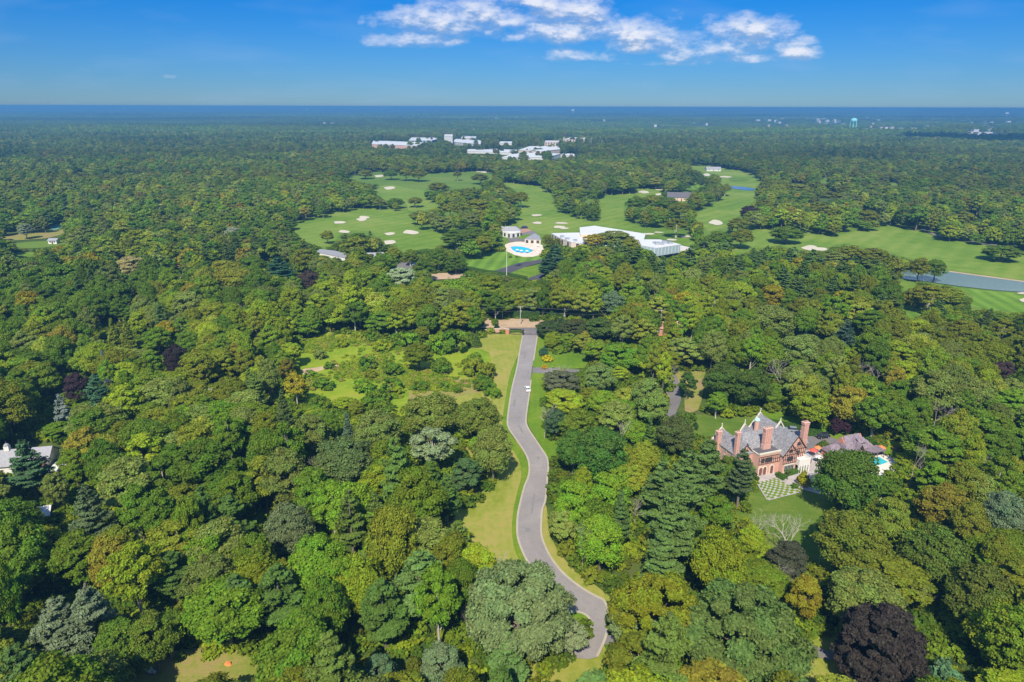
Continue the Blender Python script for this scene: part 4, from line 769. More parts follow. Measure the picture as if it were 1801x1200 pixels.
g1 = pole(915, 573, 10.8, 'pale wooden utility pole standing behind the entrance gate', 1); g2 = pole(1161, 577, 10.5, 'pale wooden utility pole in the trees right of the gate'); g0 = pole(668, 571, 10.5, 'pale wooden utility pole in the trees behind the meadow')
CLEAR.append([(912,541),(918,541),(918,573),(912,573)]); CLEAR.append([(1159,560),(1163,560),(1163,577),(1159,577)])
def wire(a, b, h, sag, off, name):
    m = MB(); n = 14; pts = [Vector((a.x, a.y, h)).lerp(Vector((b.x, b.y, h)), i/n)+Vector((0, off, -sag*4*(i/n)*(1-i/n))) for i in range(n+1)]
    for i in range(n): m.tube(pts[i], pts[i+1], .02, .02, 4, cap=False)
    tag(m.build('power_line', M['metal']), name, 'power line', 'power lines strung between the utility poles')
for k, (hh, off) in enumerate(((10.6, -.2), (10.5, .25), (8.2, 0))):
    wire(g0, g1, hh, 1.2, off, 'thin grey power line running from the pole behind the gate to the left'); wire(g1, g2, hh, 1.2, off, 'thin grey power line running from the pole behind the gate to the right')
def mast(x, ybase, H, label, nm='flagpole'):
    g = at(x, ybase); m = MB(); m.tube((0,0,0), (0,0,H), .22, .10, 8); m.dome((0,0,H), .25, .25, .25, 8, 3, full=True); o = m.build(nm, M['white']); o.location = (g.x, g.y, 0); tag(o, label, 'flagpole')
mast(890.5, 492, 21, 'tall thin white flagpole beside the dark club drive'); CLEAR.append([(889,443),(892,443),(892,486),(889,486)])
for x, y, H in ((1037.5, 264, 30), (1056, 266, 26)):
    g = at(x, y); m = MB(); m.tube((0,0,0), (0,0,H), .7, .4, 6); m.box(-2, 2, -.5, .5, H, H+1.5); o = m.build('floodlight_mast', M['metal']); o.location = (g.x, g.y, 0); tag(o, 'slim floodlight mast rising from the woods right of the campus, ' + ('left one' if x < 1050 else 'right one'), 'light mast')
# ------------------------------------------------------------------ vehicles
def car(x, y, heading, paint, label, group=None, L_=4.6, W=1.9, Hh=1.5, suv=False):
    g = at(x, y); R = empty('parked_car', (g.x, g.y, .34), heading, label, 'car', group); Hh = 1.75 if suv else Hh
    b = MB(); prof = [(-L_/2, .35), (-L_/2, .85), (-L_/2+.9, .98), (L_/2-.25, .98), (L_/2, .75), (L_/2, .35)]   # front at -x
    def loft(mb, pr, w0, w1):
        n = len(mb.v); k = len(pr); mb.v += [(p[0], -w0/2, p[1]) for p in pr]+[(p[0], w0/2, p[1]) for p in pr]
        mb.f.append(tuple(n+i for i in range(k))); mb.m.append(0); mb.f.append(tuple(n+k+k-1-i for i in range(k))); mb.m.append(0)
        for i in range(k): j = (i+1) % k; mb.f.append((n+j, n+i, n+k+i, n+k+j)); mb.m.append(0)
    loft(b, prof, W, W); b.build('body', M[paint], R)
    b = MB(); xf, xr = -L_/2+1.0, L_/2-(.15 if suv else .55); b.hull([(xf,-W/2+.06,.98),(xr,-W/2+.06,.98),(xr,W/2-.06,.98),(xf,W/2-.06,.98)], [(xf+.75,-W/2+.26,Hh-.08),(xr-.45,-W/2+.26,Hh-.08),(xr-.45,W/2-.26,Hh-.08),(xf+.75,W/2-.26,Hh-.08)]); b.build('cabin_glass', M['glass'], R)
    b = MB(); b.hull([(xf+.72,-W/2+.24,Hh-.08),(xr-.42,-W/2+.24,Hh-.08),(xr-.42,W/2-.24,Hh-.08),(xf+.72,W/2-.24,Hh-.08)], [(xf+.95,-W/2+.34,Hh),(xr-.6,-W/2+.34,Hh),(xr-.6,W/2-.34,Hh),(xf+.95,W/2-.34,Hh)]); b.build('roof', M[paint], R)
    for sx in (-L_/2+.85, L_/2-.85):
        for sy in (-1, 1): w = MB(); w.tube((sx, sy*(W/2-.2), .33), (sx, sy*(W/2+.02), .33), .33, .33, 14); t = w.build('wheel', M['tyre'], R); w = MB(); w.tube((sx, sy*(W/2+.021), .33), (sx, sy*(W/2+.035), .33), .19, .17, 10); w.build('rim', M['metal'], t)
    for sy in (-1, 1):
        w = MB(); w.box(-L_/2-.02, -L_/2+.04, sy*W*.36-.2, sy*W*.36+.2, .62, .78); w.build('headlight', M['white'], R); w = MB(); w.box(L_/2-.1, L_/2+.02, sy*W*.38-.16, sy*W*.38+.16, .62, .82); w.build('tail_lamp', M['lamp_red'], R)
car(928.3, 687.5, math.radians(-82), 'carwhite', 'white car driving along the lane near its right kerb')
car(1448, 768, math.radians(15), 'carblack', 'black car parked on the court beside the mansion', suv=True); car(1392, 757, math.radians(-12), 'cargrey', 'grey car parked behind the mansion roof', suv=True)
car(911, 468.5, math.radians(18), 'carblack', 'black car on the dark club drive', suv=True); car(953, 489, math.radians(18), 'carblue', 'dark blue car on the lower club drive', suv=True); car(728, 468, math.radians(80), 'carwhite', 'white car in the far parking lot')
car(921, 402.5, 0.1, 'carblack', 'dark golf cart shed vehicle parked at the end of the club court', L_=7, W=3, Hh=2.4)
# ------------------------------------------------------------------ patio and pool furniture
def parasol(x, y, col, label, r=1.5):
    g = at(x, y); R = empty('parasol', (g.x, g.y, .2), random.random(), label, 'parasol'); b = MB(); n = len(b.v)
    for i in range(8): t = i*math.pi/4; b.v.append((r*math.cos(t), r*math.sin(t), 2.1))
    b.v.append((0, 0, 2.85))
    for i in range(8): b.f.append((i, (i+1) % 8, 8)); b.m.append(0)
    b.build('canopy', M[col], R); b = MB(); b.tube((0,0,0), (0,0,2.8), .04, .04, 6); b.build('pole', M['pole'], R); b = MB(); b.tube((0,0,0),(0,0,.08),.35,.3,10); b.build('base', M['iron'], R)
parasol(1430, 800, 'red', 'red parasol on the mansion patio beside the chimney'); parasol(1438, 795, 'orange', 'orange parasol on the mansion patio, behind the red one', 1.2); parasol(1549, 794, 'orange', 'orange parasol behind the square swimming pool'); parasol(1440, 812, 'white', 'white parasol on the mansion patio', 1.3)
def lounger(x, y, rz, label, group, mat='wood'):
    g = at(x, y); R = empty('sun_lounger', (g.x, g.y, .2), rz, label, 'sun lounger', group); b = MB(); b.box(-.3, .3, -.9, .4, .28, .38); b.build('seat', M[mat], R)
    b = MB(); b.hull([(-.3,.4,.3),(.3,.4,.3),(.3,1.0,.7),(-.3,1.0,.7)],[(-.3,.4,.38),(.3,.4,.38),(.3,1.0,.78),(-.3,1.0,.78)]); b.build('backrest', M[mat], R)
    for sx in (-.27, .27):
        for sy in (-.8, .3): b = MB(); b.box(sx-.03, sx+.03, sy-.03, sy+.03, 0, .28); b.build('leg', M['iron'], R)
for i, (x, y) in enumerate(((1543,792.5),(1546.5,793.5),(1553,796),(1556.5,797.5))): lounger(x, y, .5, 'dark sun lounger on the pale deck behind the square swimming pool', 'dark loungers behind the square pool', 'iron')
for i, (x, y) in enumerate(((1567,828),(1571,832),(1564,834),(1574,826),(1569,838))): lounger(x, y, 1.2, 'white sun lounger at the lower corner of the square swimming pool deck', 'white loungers below the square pool', 'white')
for i in range(16):
    t = i/16*2*math.pi; x = 920+27*math.cos(t); y = 440.5+9.6*math.sin(t)
    lounger(x, y, t, 'white sun lounger on the round deck of the club swimming pool', 'white loungers round the club pool', 'white')
for i, (x, y) in enumerate(((909,444.5),(916,446),(926,446.5),(934,442),(945,436))): parasol(x, y, 'white', ['leftmost', 'second', 'third', 'fourth', 'rightmost'][i]+' of the white parasols by the club swimming pool', 1.6)
def table_set(x, y, label):
    g = at(x, y); R = empty('patio_table', (g.x, g.y, .2), .3, label, 'table'); b = MB(); b.tube((0,0,.70),(0,0,.75),.75,.75,14); b.build('table_top', M['wood'], R); b = MB(); b.tube((0,0,0),(0,0,.7),.08,.06,8); b.tube((0,0,0),(0,0,.04),.35,.3,10); b.build('base', M['iron'], R)
    for i in range(4):
        a = i*math.pi/2+.4; c = empty('patio_chair', (g.x+1.15*math.cos(a), g.y+1.15*math.sin(a), .2), a-math.pi/2, 'red brown patio chair drawn up to a round table by the mansion', 'chair', 'chairs round the patio tables'); b = MB(); b.box(-.25,.25,-.25,.25,.42,.48); b.build('seat', M['wood'], c); b = MB(); b.box(-.25,.25,.2,.26,.48,.95); b.build('backrest', M['wood'], c)
        for sx in (-.22,.22):
            for sy in (-.22,.22): b = MB(); b.box(sx-.02,sx+.02,sy-.02,sy+.02,0,.42); b.build('leg', M['iron'], c)
table_set(1446, 805, 'round patio table behind the bar of the mansion patio'); table_set(1452, 820, 'round patio table in the middle of the mansion patio'); table_set(1440, 846, 'round patio table at the lower edge of the mansion patio')
g = at(1413, 812); R = empty('garden_bar', (g.x, g.y, .2), .35, 'red brown timber bar with grey roof beside the white loggia', 'bar'); b = MB(); b.box(-2.2, 2.2, -1.3, 1.3, 0, 1.1); b.build('counter', M['wood'], R); b = MB(); gable_roof(-2.4, 2.4, -1.6, 1.6, 2.3, 3.2, 'x', .3, hip=1.2, mb=b); b.build('roof', M['shingle'], R)
for sx in (-2.1, 2.1):
    for sy in (-1.2, 1.2): b = MB(); b.box(sx-.07, sx+.07, sy-.07, sy+.07, 1.1, 2.3); b.build('post', M['wood'], R)
lounger(266, 1188, 1.2, 'white garden lounger, left one in the small clearing at the bottom edge', None, 'white'); lounger(273, 1187, 1.0, 'white garden lounger, right one in the small clearing at the bottom edge', None, 'white')
b = MB(); rr_ = random.Random(3)
ring = [(1.3*math.cos(i*.628)*rr_.uniform(.7, 1.1), .9*math.sin(i*.628)*rr_.uniform(.7, 1.1)) for i in range(10)]
b.hull([(x, y, 0) for x, y in ring], [(x*.55, y*.5, .8+.2*math.sin(i*1.9)) for i, (x, y) in enumerate(ring)]); o = b.build('tarpaulin', M['orange']); g = at(405, 1172); o.location = (g.x, g.y, .1); o.scale = (.65, .65, .65); tag(o, 'crumpled orange tarpaulin on the small clearing at the bottom edge', 'tarpaulin')
def hedge(pts, w, h, tintc, label, closed=False):
    """clipped hedge as a leafy box along a line"""
    G = [at(*p) for p in pts]; P = []; Nn = []
    for a, b_ in zip(G[:-1], G[1:]):
        d = b_-a; ln = d.length; d.normalize(); nn = Vector((-d.y, d.x, 0)); m = int(ln*w*60+ln*h*70)
        for _ in range(m):
            t = random.random()*ln; f = random.random(); 
            if f < .4: o = (random.uniform(-w/2, w/2), h, Vector((0,0,1)))
            else: s = random.choice((-1, 1)); o = (s*w/2, random.uniform(0, h), nn*s)
            p = a+d*t+nn*o[0]; P.append((p.x, p.y, o[1]+random.uniform(-.1, .1)+.1)); Nn.append(o[2]+Vector((random.gauss(0,.4), random.gauss(0,.4), random.gauss(.2,.3))))
    n = len(P); c0 = G[0]; P = np.array(P)-np.array([c0.x, c0.y, 0]); me = quads_mesh('leaves', P, np.array([tuple(v) for v in Nn]), np.full(n, .16)*RNG.uniform(.6, 1.3, n), RNG.random(n)*.5+.25, RNG.random(n)*.4+.3, M['leaf'])
    o = link('hedge', me); o.location = (c0.x, c0.y, 0); o['tint'] = list(tintc); tag(o, label, 'hedge')
HEDGES = [([(1367,834),(1384,843)], 1.4, 1.2, (.07,.15,.02), 'low clipped hedge at the corner of the mansion, nearer stretch'), ([(1384,834),(1417,824)], 1.6, 1.2, (.08,.17,.02), 'low clipped hedge in front of the white loggia'), ([(1424,853),(1458,852)], 1.2, 1.0, (.06,.14,.02), 'low hedge below the mansion patio'),
   ([(1345,742),(1400,752),(1415,762)], 2.2, 1.6, (.07,.14,.02), 'clipped hedge behind the mansion parking court'), ([(1415,760),(1448,764)], 3.2, 1.4, (.06,.13,.02), 'wide rounded hedge behind the mansion chimney'), ([(876,560),(990,561)], 4, 4.0, (.06,.12,.02), 'tall leafy hedge bank behind the road at the gate'), ([(1500,788),(1530,770),(1545,790)], 1.4, 1.6, (.06,.13,.02), 'green hedge round the back of the pool deck'),
   ([(806,473),(850,482),(890,487),(925,494)], 3, 2.6, (.07,.14,.02), 'long hedge along the lower edge of the club grounds'), ([(735,450),(757,446)], 8, 3, (.10,.18,.02), 'bright hedge at the lower end of the left fairway')]
# ------------------------------------------------------------------ foliage prototypes
def quads_mesh(name, C, Nn, S, lv, lh, mat, aspect=.75):
    """one small leaf-spray face per centre C, normal Nn, size S"""
    n = len(C); Nn = Nn/np.maximum(np.linalg.norm(Nn, axis=1, keepdims=True), 1e-6)
    r = RNG.normal(size=(n, 3)); T = np.cross(Nn, r); T /= np.maximum(np.linalg.norm(T, axis=1, keepdims=True), 1e-6); B = np.cross(Nn, T)
    s = S[:, None]
    bend = Nn*s*.22
    P = np.stack([C+T*s, C+B*s*aspect+bend, C-T*s, C-B*s*aspect+bend*RNG.uniform(-1, 1, (n, 1))], 1).reshape(-1, 3)
    me = bpy.data.meshes.new(name); me.vertices.add(4*n); me.vertices.foreach_set('co', P.astype(np.float32).ravel())
    me.loops.add(4*n); me.loops.foreach_set('vertex_index', np.arange(4*n, dtype=np.int32))
    me.polygons.add(n); me.polygons.foreach_set('loop_start', np.arange(0, 4*n, 4, dtype=np.int32)); me.polygons.foreach_set('loop_total', np.full(n, 4, dtype=np.int32))
    me.materials.append(mat)
    a = me.attributes.new('lv', 'FLOAT', 'FACE'); a.data.foreach_set('value', lv.astype(np.float32))
    a = me.attributes.new('lh', 'FLOAT', 'FACE'); a.data.foreach_set('value', lh.astype(np.float32))
    me.update(calc_edges=True); me.validate(); return me
def unit(n):
    v = RNG.normal(size=(n, 3)); return v/np.linalg.norm(v, axis=1, keepdims=True)
def lobes_for(R, H, base, nl, spread=.74, flat=1.0, point=0.0):
    """lobe centres over an egg-shaped crown from z=base to z=H"""
    i = np.arange(nl)+.5; ph = i*2.39996+RNG.uniform(0, 6); zz = 1-1.55*i/nl
    zz = np.clip(zz+RNG.normal(0, .08, nl), -.6, 1); rr = np.sqrt(np.maximum(0, 1-zz*zz))
    cz = base+(H-base)*.42; up = (H-cz)
    X = np.cos(ph)*rr*R*spread*RNG.uniform(.72, 1.12, nl); Y = np.sin(ph)*rr*R*spread*RNG.uniform(.72, 1.12, nl)
    Z = cz+np.where(zz > 0, zz*up*.80, zz*(cz-base)*1.1)*RNG.uniform(.85, 1.08, nl)
    if point: k = 1-point*np.clip((Z-cz)/up, 0, 1); X *= k; Y *= k
    r = R*RNG.uniform(.16, .36, nl)*(1-.15*np.clip(zz, 0, 1))*flat
    return np.stack([X, Y, Z], 1), r, cz
def crown(name, R, H, base, nl, nleaf, ls, mat, point=0.0, open_=0.0, flat=1.0, seed=0, spread=.74, squash=.92):
    c, r, cz = lobes_for(R, H, base, nl, spread, flat, point)
    w = r**2; w /= w.sum(); k = RNG.choice(nl, nleaf, p=w)
    d = unit(nleaf); d[:, 2] = np.where(RNG.random(nleaf) < .68, np.abs(d[:, 2]), d[:, 2])
    # sub-lumps: leaves gather in sprays
    sub = unit(nl*9).reshape(nl, 9, 3); pick = RNG.integers(0, 9, nleaf); sd_ = sub[k, pick]; sd_[:, 2] = np.abs(sd_[:, 2])*.8+.1
    d = d*.55+sd_*.75; d /= np.linalg.norm(d, axis=1, keepdims=True)
    dens = np.einsum('ij,ij->i', d, sd_)
    rad = r[k]*(.50+.66*np.clip(dens, 0, 1)**3+RNG.normal(0, .12, nleaf))
    P = c[k]+d*rad[:, None]*np.array([1, 1, squash])
    lobev = RNG.random(nl)[k]
    out = P-np.array([0, 0, cz]); out /= np.maximum(np.linalg.norm(out, axis=1, keepdims=True), .1)
    Nn = d*.7+out*.35+np.array([0, 0, .32])+unit(nleaf)*.95
    lv = np.clip(.5+.22*(lobev-.5)+RNG.normal(0, .24, nleaf), 0, 1); lh = np.clip(.5+.6*(lobev-.5)+RNG.normal(0, .18, nleaf), 0, 1)
    if open_:
        keep = RNG.random(nleaf) > open_; P, Nn, lv, lh = P[keep], Nn[keep], lv[keep], lh[keep]
    S = ls*RNG.uniform(.6, 1.25, len(P))
    return quads_mesh(name, P, Nn, S, lv, lh, mat), c, cz
def trunk_mesh(name, H, base, c, cz, r0, mat, nlimb=9, fork=1):
    mb = MB(); pts = [Vector((0, 0, -.3))]; nseg = 5; top = cz+(H-cz)*.35
    wob = Vector((RNG.normal(0, .25), RNG.normal(0, .25), 0))
    for i in range(1, nseg+1):
        t = i/nseg; pts.append(Vector((wob.x*t*2+RNG.normal(0, .12), wob.y*t*2+RNG.normal(0, .12), top*t)))
    for i in range(nseg): mb.tube(pts[i], pts[i+1], r0*(1-.75*i/nseg)*(1.25 if i == 0 else 1), r0*(1-.75*(i+1)/nseg), 7)
    idx = RNG.permutation(len(c))[:nlimb]
    for j in idx:
        e = Vector(c[j]); t = min(.95, max(.3, (e.z-3)/max(top, 1)*.75)); s = pts[0].lerp(Vector((wob.x*2*t, wob.y*2*t, top*t)), 1) if False else Vector((wob.x*2*t, wob.y*2*t, top*t))
        m = s.lerp(e, .5)+Vector((0, 0, -.4)); rr = r0*.42*(1-t*.5)
        mb.tube(s, m, rr, rr*.6, 5); mb.tube(m, e, rr*.6, rr*.2, 5)
    return mb, pts
def make_broad(R, H, base, nl, nleaf, ls, bk='bark', **k):
    me, c, cz = crown('crown', R, H, base, nl, nleaf, ls, M['leaf'], **k)
    mb, _ = trunk_mesh('trunk', H, base, c, cz, max(.22, R*.065), M[bk]); o = mb.build('trunk', M[bk], coll=STASH); return me, o.data
STASH = bpy.data.collections.new('stash')
def make_conifer(kind, R, H, base, nleaf, ls):
    """kind 'pine': ragged tiers of upswept boughs; 'spruce': tight drooping cone; 'cedar': broad blue shelves"""
    mb = MB(); mb.tube((0, 0, -.3), (0, 0, H*.55), R*.065+.1, R*.04+.05, 7); mb.tube((0, 0, H*.55), (0, 0, H*.98), R*.04+.05, .04, 6)
    P, Nn, lv, lh = [], [], [], []
    step = {'pine': 1.25, 'spruce': .62, 'cedar': 1.5}[kind]; z = base; lev = []
    while z < H-.3: lev.append(z); z += step*RNG.uniform(.8, 1.2)
    boughs = []
    for z in lev:
        t = (z-base)/(H-base)
        if kind == 'pine': L0 = R*min(1, (1-t)**.62*1.08)*(.55+.45*min(1, t*4+.4)); nb = 6
        elif kind == 'spruce': L0 = R*(1-t)**.92; nb = 9
        else: L0 = R*(1-t)**.7; nb = 7
        for b in range(nb):
            ln = L0*RNG.uniform(.55, 1.12) if kind != 'spruce' else L0*RNG.uniform(.82, 1.1)
            if ln < .35: ln = .35
            boughs.append((z+RNG.uniform(-.3, .3), RNG.uniform(0, 2*math.pi), ln, {'pine': .18, 'spruce': -.22, 'cedar': .06}[kind]+RNG.normal(0, .08)))
    w = np.array([b[2] for b in boughs])**1.35; w /= w.sum(); cnt = np.maximum(5, (w*nleaf).astype(int))
    for (z, a, ln, sl), m in zip(boughs, cnt):
        t = RNG.beta(2.2, 1.3, m) if kind != 'spruce' else RNG.beta(2.6, 1.2, m)
        wd = ln*.34*np.sin(np.clip(t, .05, 1)*2.4)+.15; off = RNG.uniform(-1, 1, m)*wd
        up = np.array([math.cos(a), math.sin(a)]); rt = np.array([-math.sin(a), math.cos(a)])
        xy = up[None]*(t*ln)[:, None]+rt[None]*off[:, None]
        zz = z+t*ln*sl+(.25*t**2*ln*.3 if kind == 'pine' else 0)+RNG.normal(0, .12, m)-np.abs(off)*.15
        P.append(np.column_stack([xy, zz]))
        nn = np.column_stack([np.tile(up*.35, (m, 1)), np.ones(m)*.8])+unit(m)*(.65 if kind != 'spruce' else .8); Nn.append(nn)
        v = RNG.random()
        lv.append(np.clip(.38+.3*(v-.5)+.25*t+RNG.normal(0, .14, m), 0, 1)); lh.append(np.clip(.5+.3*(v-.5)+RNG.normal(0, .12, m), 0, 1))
        if RNG.random() < .5 and ln > 1: mb.tube((0, 0, z-.1), (up[0]*ln*.8, up[1]*ln*.8, z+ln*sl*.8), .07, .02, 4)
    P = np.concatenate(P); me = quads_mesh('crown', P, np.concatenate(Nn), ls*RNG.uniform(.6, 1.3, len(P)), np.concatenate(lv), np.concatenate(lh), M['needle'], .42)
    return me, mb.build('trunk', M['bark'], coll=STASH).data
def make_dead(H, R, seedv, tw=1.0):
    rnd = random.Random(seedv); mb = MB(); mt = MB()
    def grow(p, d, ln, r, lv):
        e = p+d*ln; (mb if lv < 1 else mt).tube(p, e, r, r*.62, 6 if lv < 2 else 4, cap=False)
        if lv >= 6 or r < .011: return
        for i in range(rnd.choice([2, 3, 3])):
            nd = (d+Vector((rnd.gauss(0, .55), rnd.gauss(0, .55), rnd.gauss(.12, .3)))*tw).normalized()
            grow(p.lerp(e, rnd.uniform(.55, 1)), nd, ln*rnd.uniform(.55, .85), r*rnd.uniform(.48, .66), lv+1)
    grow(Vector((0, 0, -.3)), Vector((.05, .02, 1)).normalized(), H*.36, R*.03+.07, 0)
    return mt.build('branches', M['bark_dead'], coll=STASH).data, mb.build('trunk', M['bark_dead'], coll=STASH).data
def make_shrub(R, H, nleaf, ls, nl=14):
    me, c, cz = crown('crown', R, H, -.1*H, nl, nleaf, ls, M['leaf'], flat=1.2, squash=.85)
    mb = MB()
    for j in range(5): mb.tube((0, 0, -.2), tuple(Vector(c[j])*.8), .08, .03, 4)
    return me, mb.build('stems', M['bark'], coll=STASH).data
# (crown mesh, trunk mesh, radius, height)
BROAD = []
for (R, H, b, nl, n, ls, bk, kw) in [
    (6.2, 17, 4, 56, 24025, 0.265, 'bark', {}), (7.2, 17.5, 4, 66, 27900, 0.273, 'bark', dict(flat=.9)), (5.2, 18.5, 4.5, 46, 20925, 0.257, 'bark', dict(point=.25)),
    (6.6, 15.5, 3, 58, 24800, 0.265, 'bark', dict(squash=.75)), (6.0, 19, 6, 42, 20150, 0.273, 'bark_pale', dict(open_=.10)), (7.6, 16.5, 4, 44, 26350, 0.281, 'bark', dict(flat=1.15)),
    (5.6, 16.5, 4, 40, 20150, 0.265, 'bark', {}), (4.3, 18, 3.5, 38, 17825, 0.250, 'bark', dict(point=.45)), (6.4, 18, 6.5, 34, 17825, 0.273, 'bark_pale', dict(open_=.22, flat=.85)), (8.0, 18, 4.5, 84, 31000, 0.281, 'bark', dict(flat=.8))]:
    a, t = make_broad(R, H, b, nl, n, ls, bk, **kw); BROAD.append((a, t, R, H))
PINE = [(*make_conifer('pine', R, H, b, n, .34), R, H) for R, H, b, n in ((5.2, 21, 5, 13000), (4.6, 19, 3.5, 12000), (5.8, 23, 6, 14500), (4.8, 22, 7.5, 10500))]
SPRUCE = [(*make_conifer('spruce', R, H, b, n, .34), R, H) for R, H, b, n in ((3.4, 17, .6, 9000), (2.9, 15, .5, 8000))]
CEDAR = [(*make_conifer('cedar', 5.5, 16, 1.0, 9500, .40), 5.5, 16)]
BIGOAK = [(*make_broad(12.5, 20, 2.5, 56, 66000, .36, 'bark', flat=.80, spread=.84), 12.5, 20), (*make_broad(12, 21, 2.0, 58, 64000, .36, 'bark', flat=.80, spread=.84), 12, 21)]
BEECH = [(*make_broad(9.5, 19, -.5, 110, 42000, .36, 'bark', flat=.62, point=.2, spread=.84), 9.5, 19)]
SHRUB = [(*make_shrub(2.2, 2.6, 1700, .24), 2.2, 2.6), (*make_shrub(2.8, 3.4, 2000, .26, 18), 2.8, 3.4), (*make_shrub(1.5, 1.6, 1000, .2, 10), 1.5, 1.6)]
DEAD = [(*make_dead(15, 4, 5), 4, 15), (*make_dead(13, 4, 12, 1.2), 4, 13), (*make_dead(16, 3.5, 31, .8), 3.5, 16)]
# lighter meshes for the distance
MIDB = [(*make_broad(R, H, b, nl, n, ls, 'bark', **kw), R, H) for R, H, b, nl, n, ls, kw in ((6.4, 16.5, 3, 36, 5200, 0.530, {}), (7.2, 16, 3, 42, 6000, 0.544, dict(flat=.9)), (5.4, 18, 4, 30, 4400, 0.503, dict(point=.3)), (6.6, 14.5, 2.5, 39, 5200, 0.530, {}), (6.0, 18, 5, 27, 4000, 0.503, dict(open_=.1)))]
MIDP = [(*make_conifer('pine', 5, 20, 4, 4200, .55), 5, 20), (*make_conifer('pine', 4.4, 18, 3, 3800, .55), 4.4, 18)]
BG = (.125, .185, .028)
PAL = [((0.141, 0.206, 0.014), 'mid green', 5), ((0.100, 0.168, 0.013), 'deep green', 4.2), ((0.203, 0.258, 0.014), 'yellow green', 4), ((0.165, 0.191, 0.015), 'olive green', 3), ((0.163, 0.203, 0.038), 'grey green', 1.8),
       ((0.250, 0.284, 0.031), 'pale green', 1.6), ((0.129, 0.220, 0.014), 'fresh green', 3.4), ((0.209, 0.186, 0.020), 'brownish green', .6), ((0.270, 0.232, 0.012), 'golden green', .4)]
PPINE = [((.085, .145, .032), 'blue green', 2), ((.070, .125, .020), 'dark green', 3), ((.095, .140, .022), 'mid green', 2)]
def pick(pal, n):
    w = np.array([p[2] for p in pal], float); w /= w.sum(); return RNG.choice(len(pal), n, p=w)
for hq in HEDGES: hedge(*hq)
# ------------------------------------------------------------------ which trees stand where
def inside(px, py, poly):
    r = np.zeros(px.shape, bool); n = len(poly)
    for i in range(n):
        x0, y0 = poly[i]; x1, y1 = poly[(i+1) % n]
        if y0 == y1: continue
        c = (y0 > py) != (y1 > py); r ^= c & (px < (x1-x0)*(py-y0)/(y1-y0)+x0)
    return r
BB = []; BB0 = [(min(p[0] for p in q), max(p[0] for p in q), min(p[1] for p in q), max(p[1] for p in q), q) for q in CLEAR if q]
def blocked(X, Y, R, Hh, base=.12, soft=True):
    bad = np.zeros(X.shape, bool); thin = (np.abs(np.sin(X*12.9898+Y*78.233)*43758.5) % 1) > .07
    for fz, fr in ((1.0, 0), (.9, -.55), (.9, .55), (.62, -.9), (.62, .9), (.35, -.75), (.35, .75), (base, 0), (.62, 0), (.35, 0)):
        px, py, _ = proj(X+fr*R, Y, Hh*fz)
        for x0, x1, y0, y1, q in (BB if soft else BB0):
            w = (px > x0) & (px < x1) & (py > y0) & (py < y1)
            if w.any(): bad[w] |= inside(px[w], py[w], q) & (thin[w] if q in SOFT else True)
    return bad
def clashes(X, Y, f=1.0):
    bad = np.zeros(X.shape, bool)
    for cx, cyy, r in SOLID: bad |= (X-cx)**2+(Y-cyy)**2 < (r*f)**2
    return bad
TREES = []      # dict per hand-placed / individual tree
def tree(protos, name, x, ytop, H, wpx, tint, label, cat='tree', group=None, k=0, fixR=True, deadmat=False, rz=None):
    """crown top seen at picture (x, ytop), height H metres, crown width wpx picture pixels"""
    p = at(x, ytop, H*.97); zc = proj(p.x, p.y, H*.6)[2]; R = wpx*.5*zc/FPX
    pr = protos[k % len(protos)]
    if tint and (protos is BROAD or protos is BIGOAK or protos is SHRUB) and tint[1] > .1: tint = (tint[0]*1.2, tint[1]*1.2, tint[2]*1.05)
    TREES.append(dict(pr=pr, name=name, x=p.x, y=p.y, sx=R/pr[2]*.97, sz=H/pr[3], tint=tint, label=label, cat=cat, group=group, rz=rz if rz is not None else random.uniform(0, 6.28), special=True))
    SOLID.append((p.x, p.y, R*.8+(3.2 if R > 3.5 else 0)))
    if wpx >= 40 and name != 'dead_tree':
        hp = (proj(p.x, p.y, H*.3)[1]-ytop)*.5; CLEAR.append([(x+wpx*.36*math.cos(a*.7854), ytop+hp+hp*.8*math.sin(a*.7854)) for a in range(8)])
SOLID += [(76, 200, 15), (86, 203, 12), (112, 205, 7)]
G_GOLF = 'scattered trees standing on the golf course'
# --- foreground giants
tree(BIGOAK, 'oak_tree', 914, 1008, 21, 196, (.155, .205, .085), 'huge grey green oak overhanging the turning circle at the end of the lane', k=0)
tree(BIGOAK, 'oak_tree', 1318, 1046, 21, 222, (.10, .15, .038), 'huge dark green oak at the bottom edge between the turning circle and the purple tree', k=1)
tree(BIGOAK, 'maple_tree', 1163, 1020, 20, 165, (.165, .185, .012), 'large yellow green tree just right of the turning circle, beside the huge dark oak', k=1, rz=2)
tree(BEECH, 'copper_beech', 1565, 1064, 19, 160, (.050, .040, .032), 'large dark purple copper beech at the bottom edge')
tree(BROAD, 'willow_tree', 1098, 1060, 13, 58, (.165, .215, .085), 'pale silvery green tree leaning over the right side of the turning circle', k=4)
tree(PINE, 'pine_tree', 893, 1114, 14, 88, (.105, .185, .045), 'bright green young pine in front of the huge grey green oak', k=1)
tree(BROAD, 'broadleaf_tree', 776, 1140, 12, 76, (.150, .205, .105), 'small silvery green tree left of the young pine at the bottom edge', k=3)
tree(BROAD, 'broadleaf_tree', 668, 1158, 11, 62, (.10, .165, .085), 'low blue green tree at the bottom edge, left of the small silvery tree', k=6)
tree(PINE, 'pine_tree', 95, 1060, 20, 120, (.135, .170, .085), 'big silvery green pine in the bottom left corner', k=0)
tree(PINE, 'pine_tree', 150, 1040, 22, 110, (.13, .165, .082), 'tall silvery green pine, right of the big pine in the bottom left corner', k=2)
tree(SHRUB, 'shrub', 1675, 1172, 6, 66, (.10, .19, .10), 'pale blue green bush right of the foot of the copper beech', cat='bush')
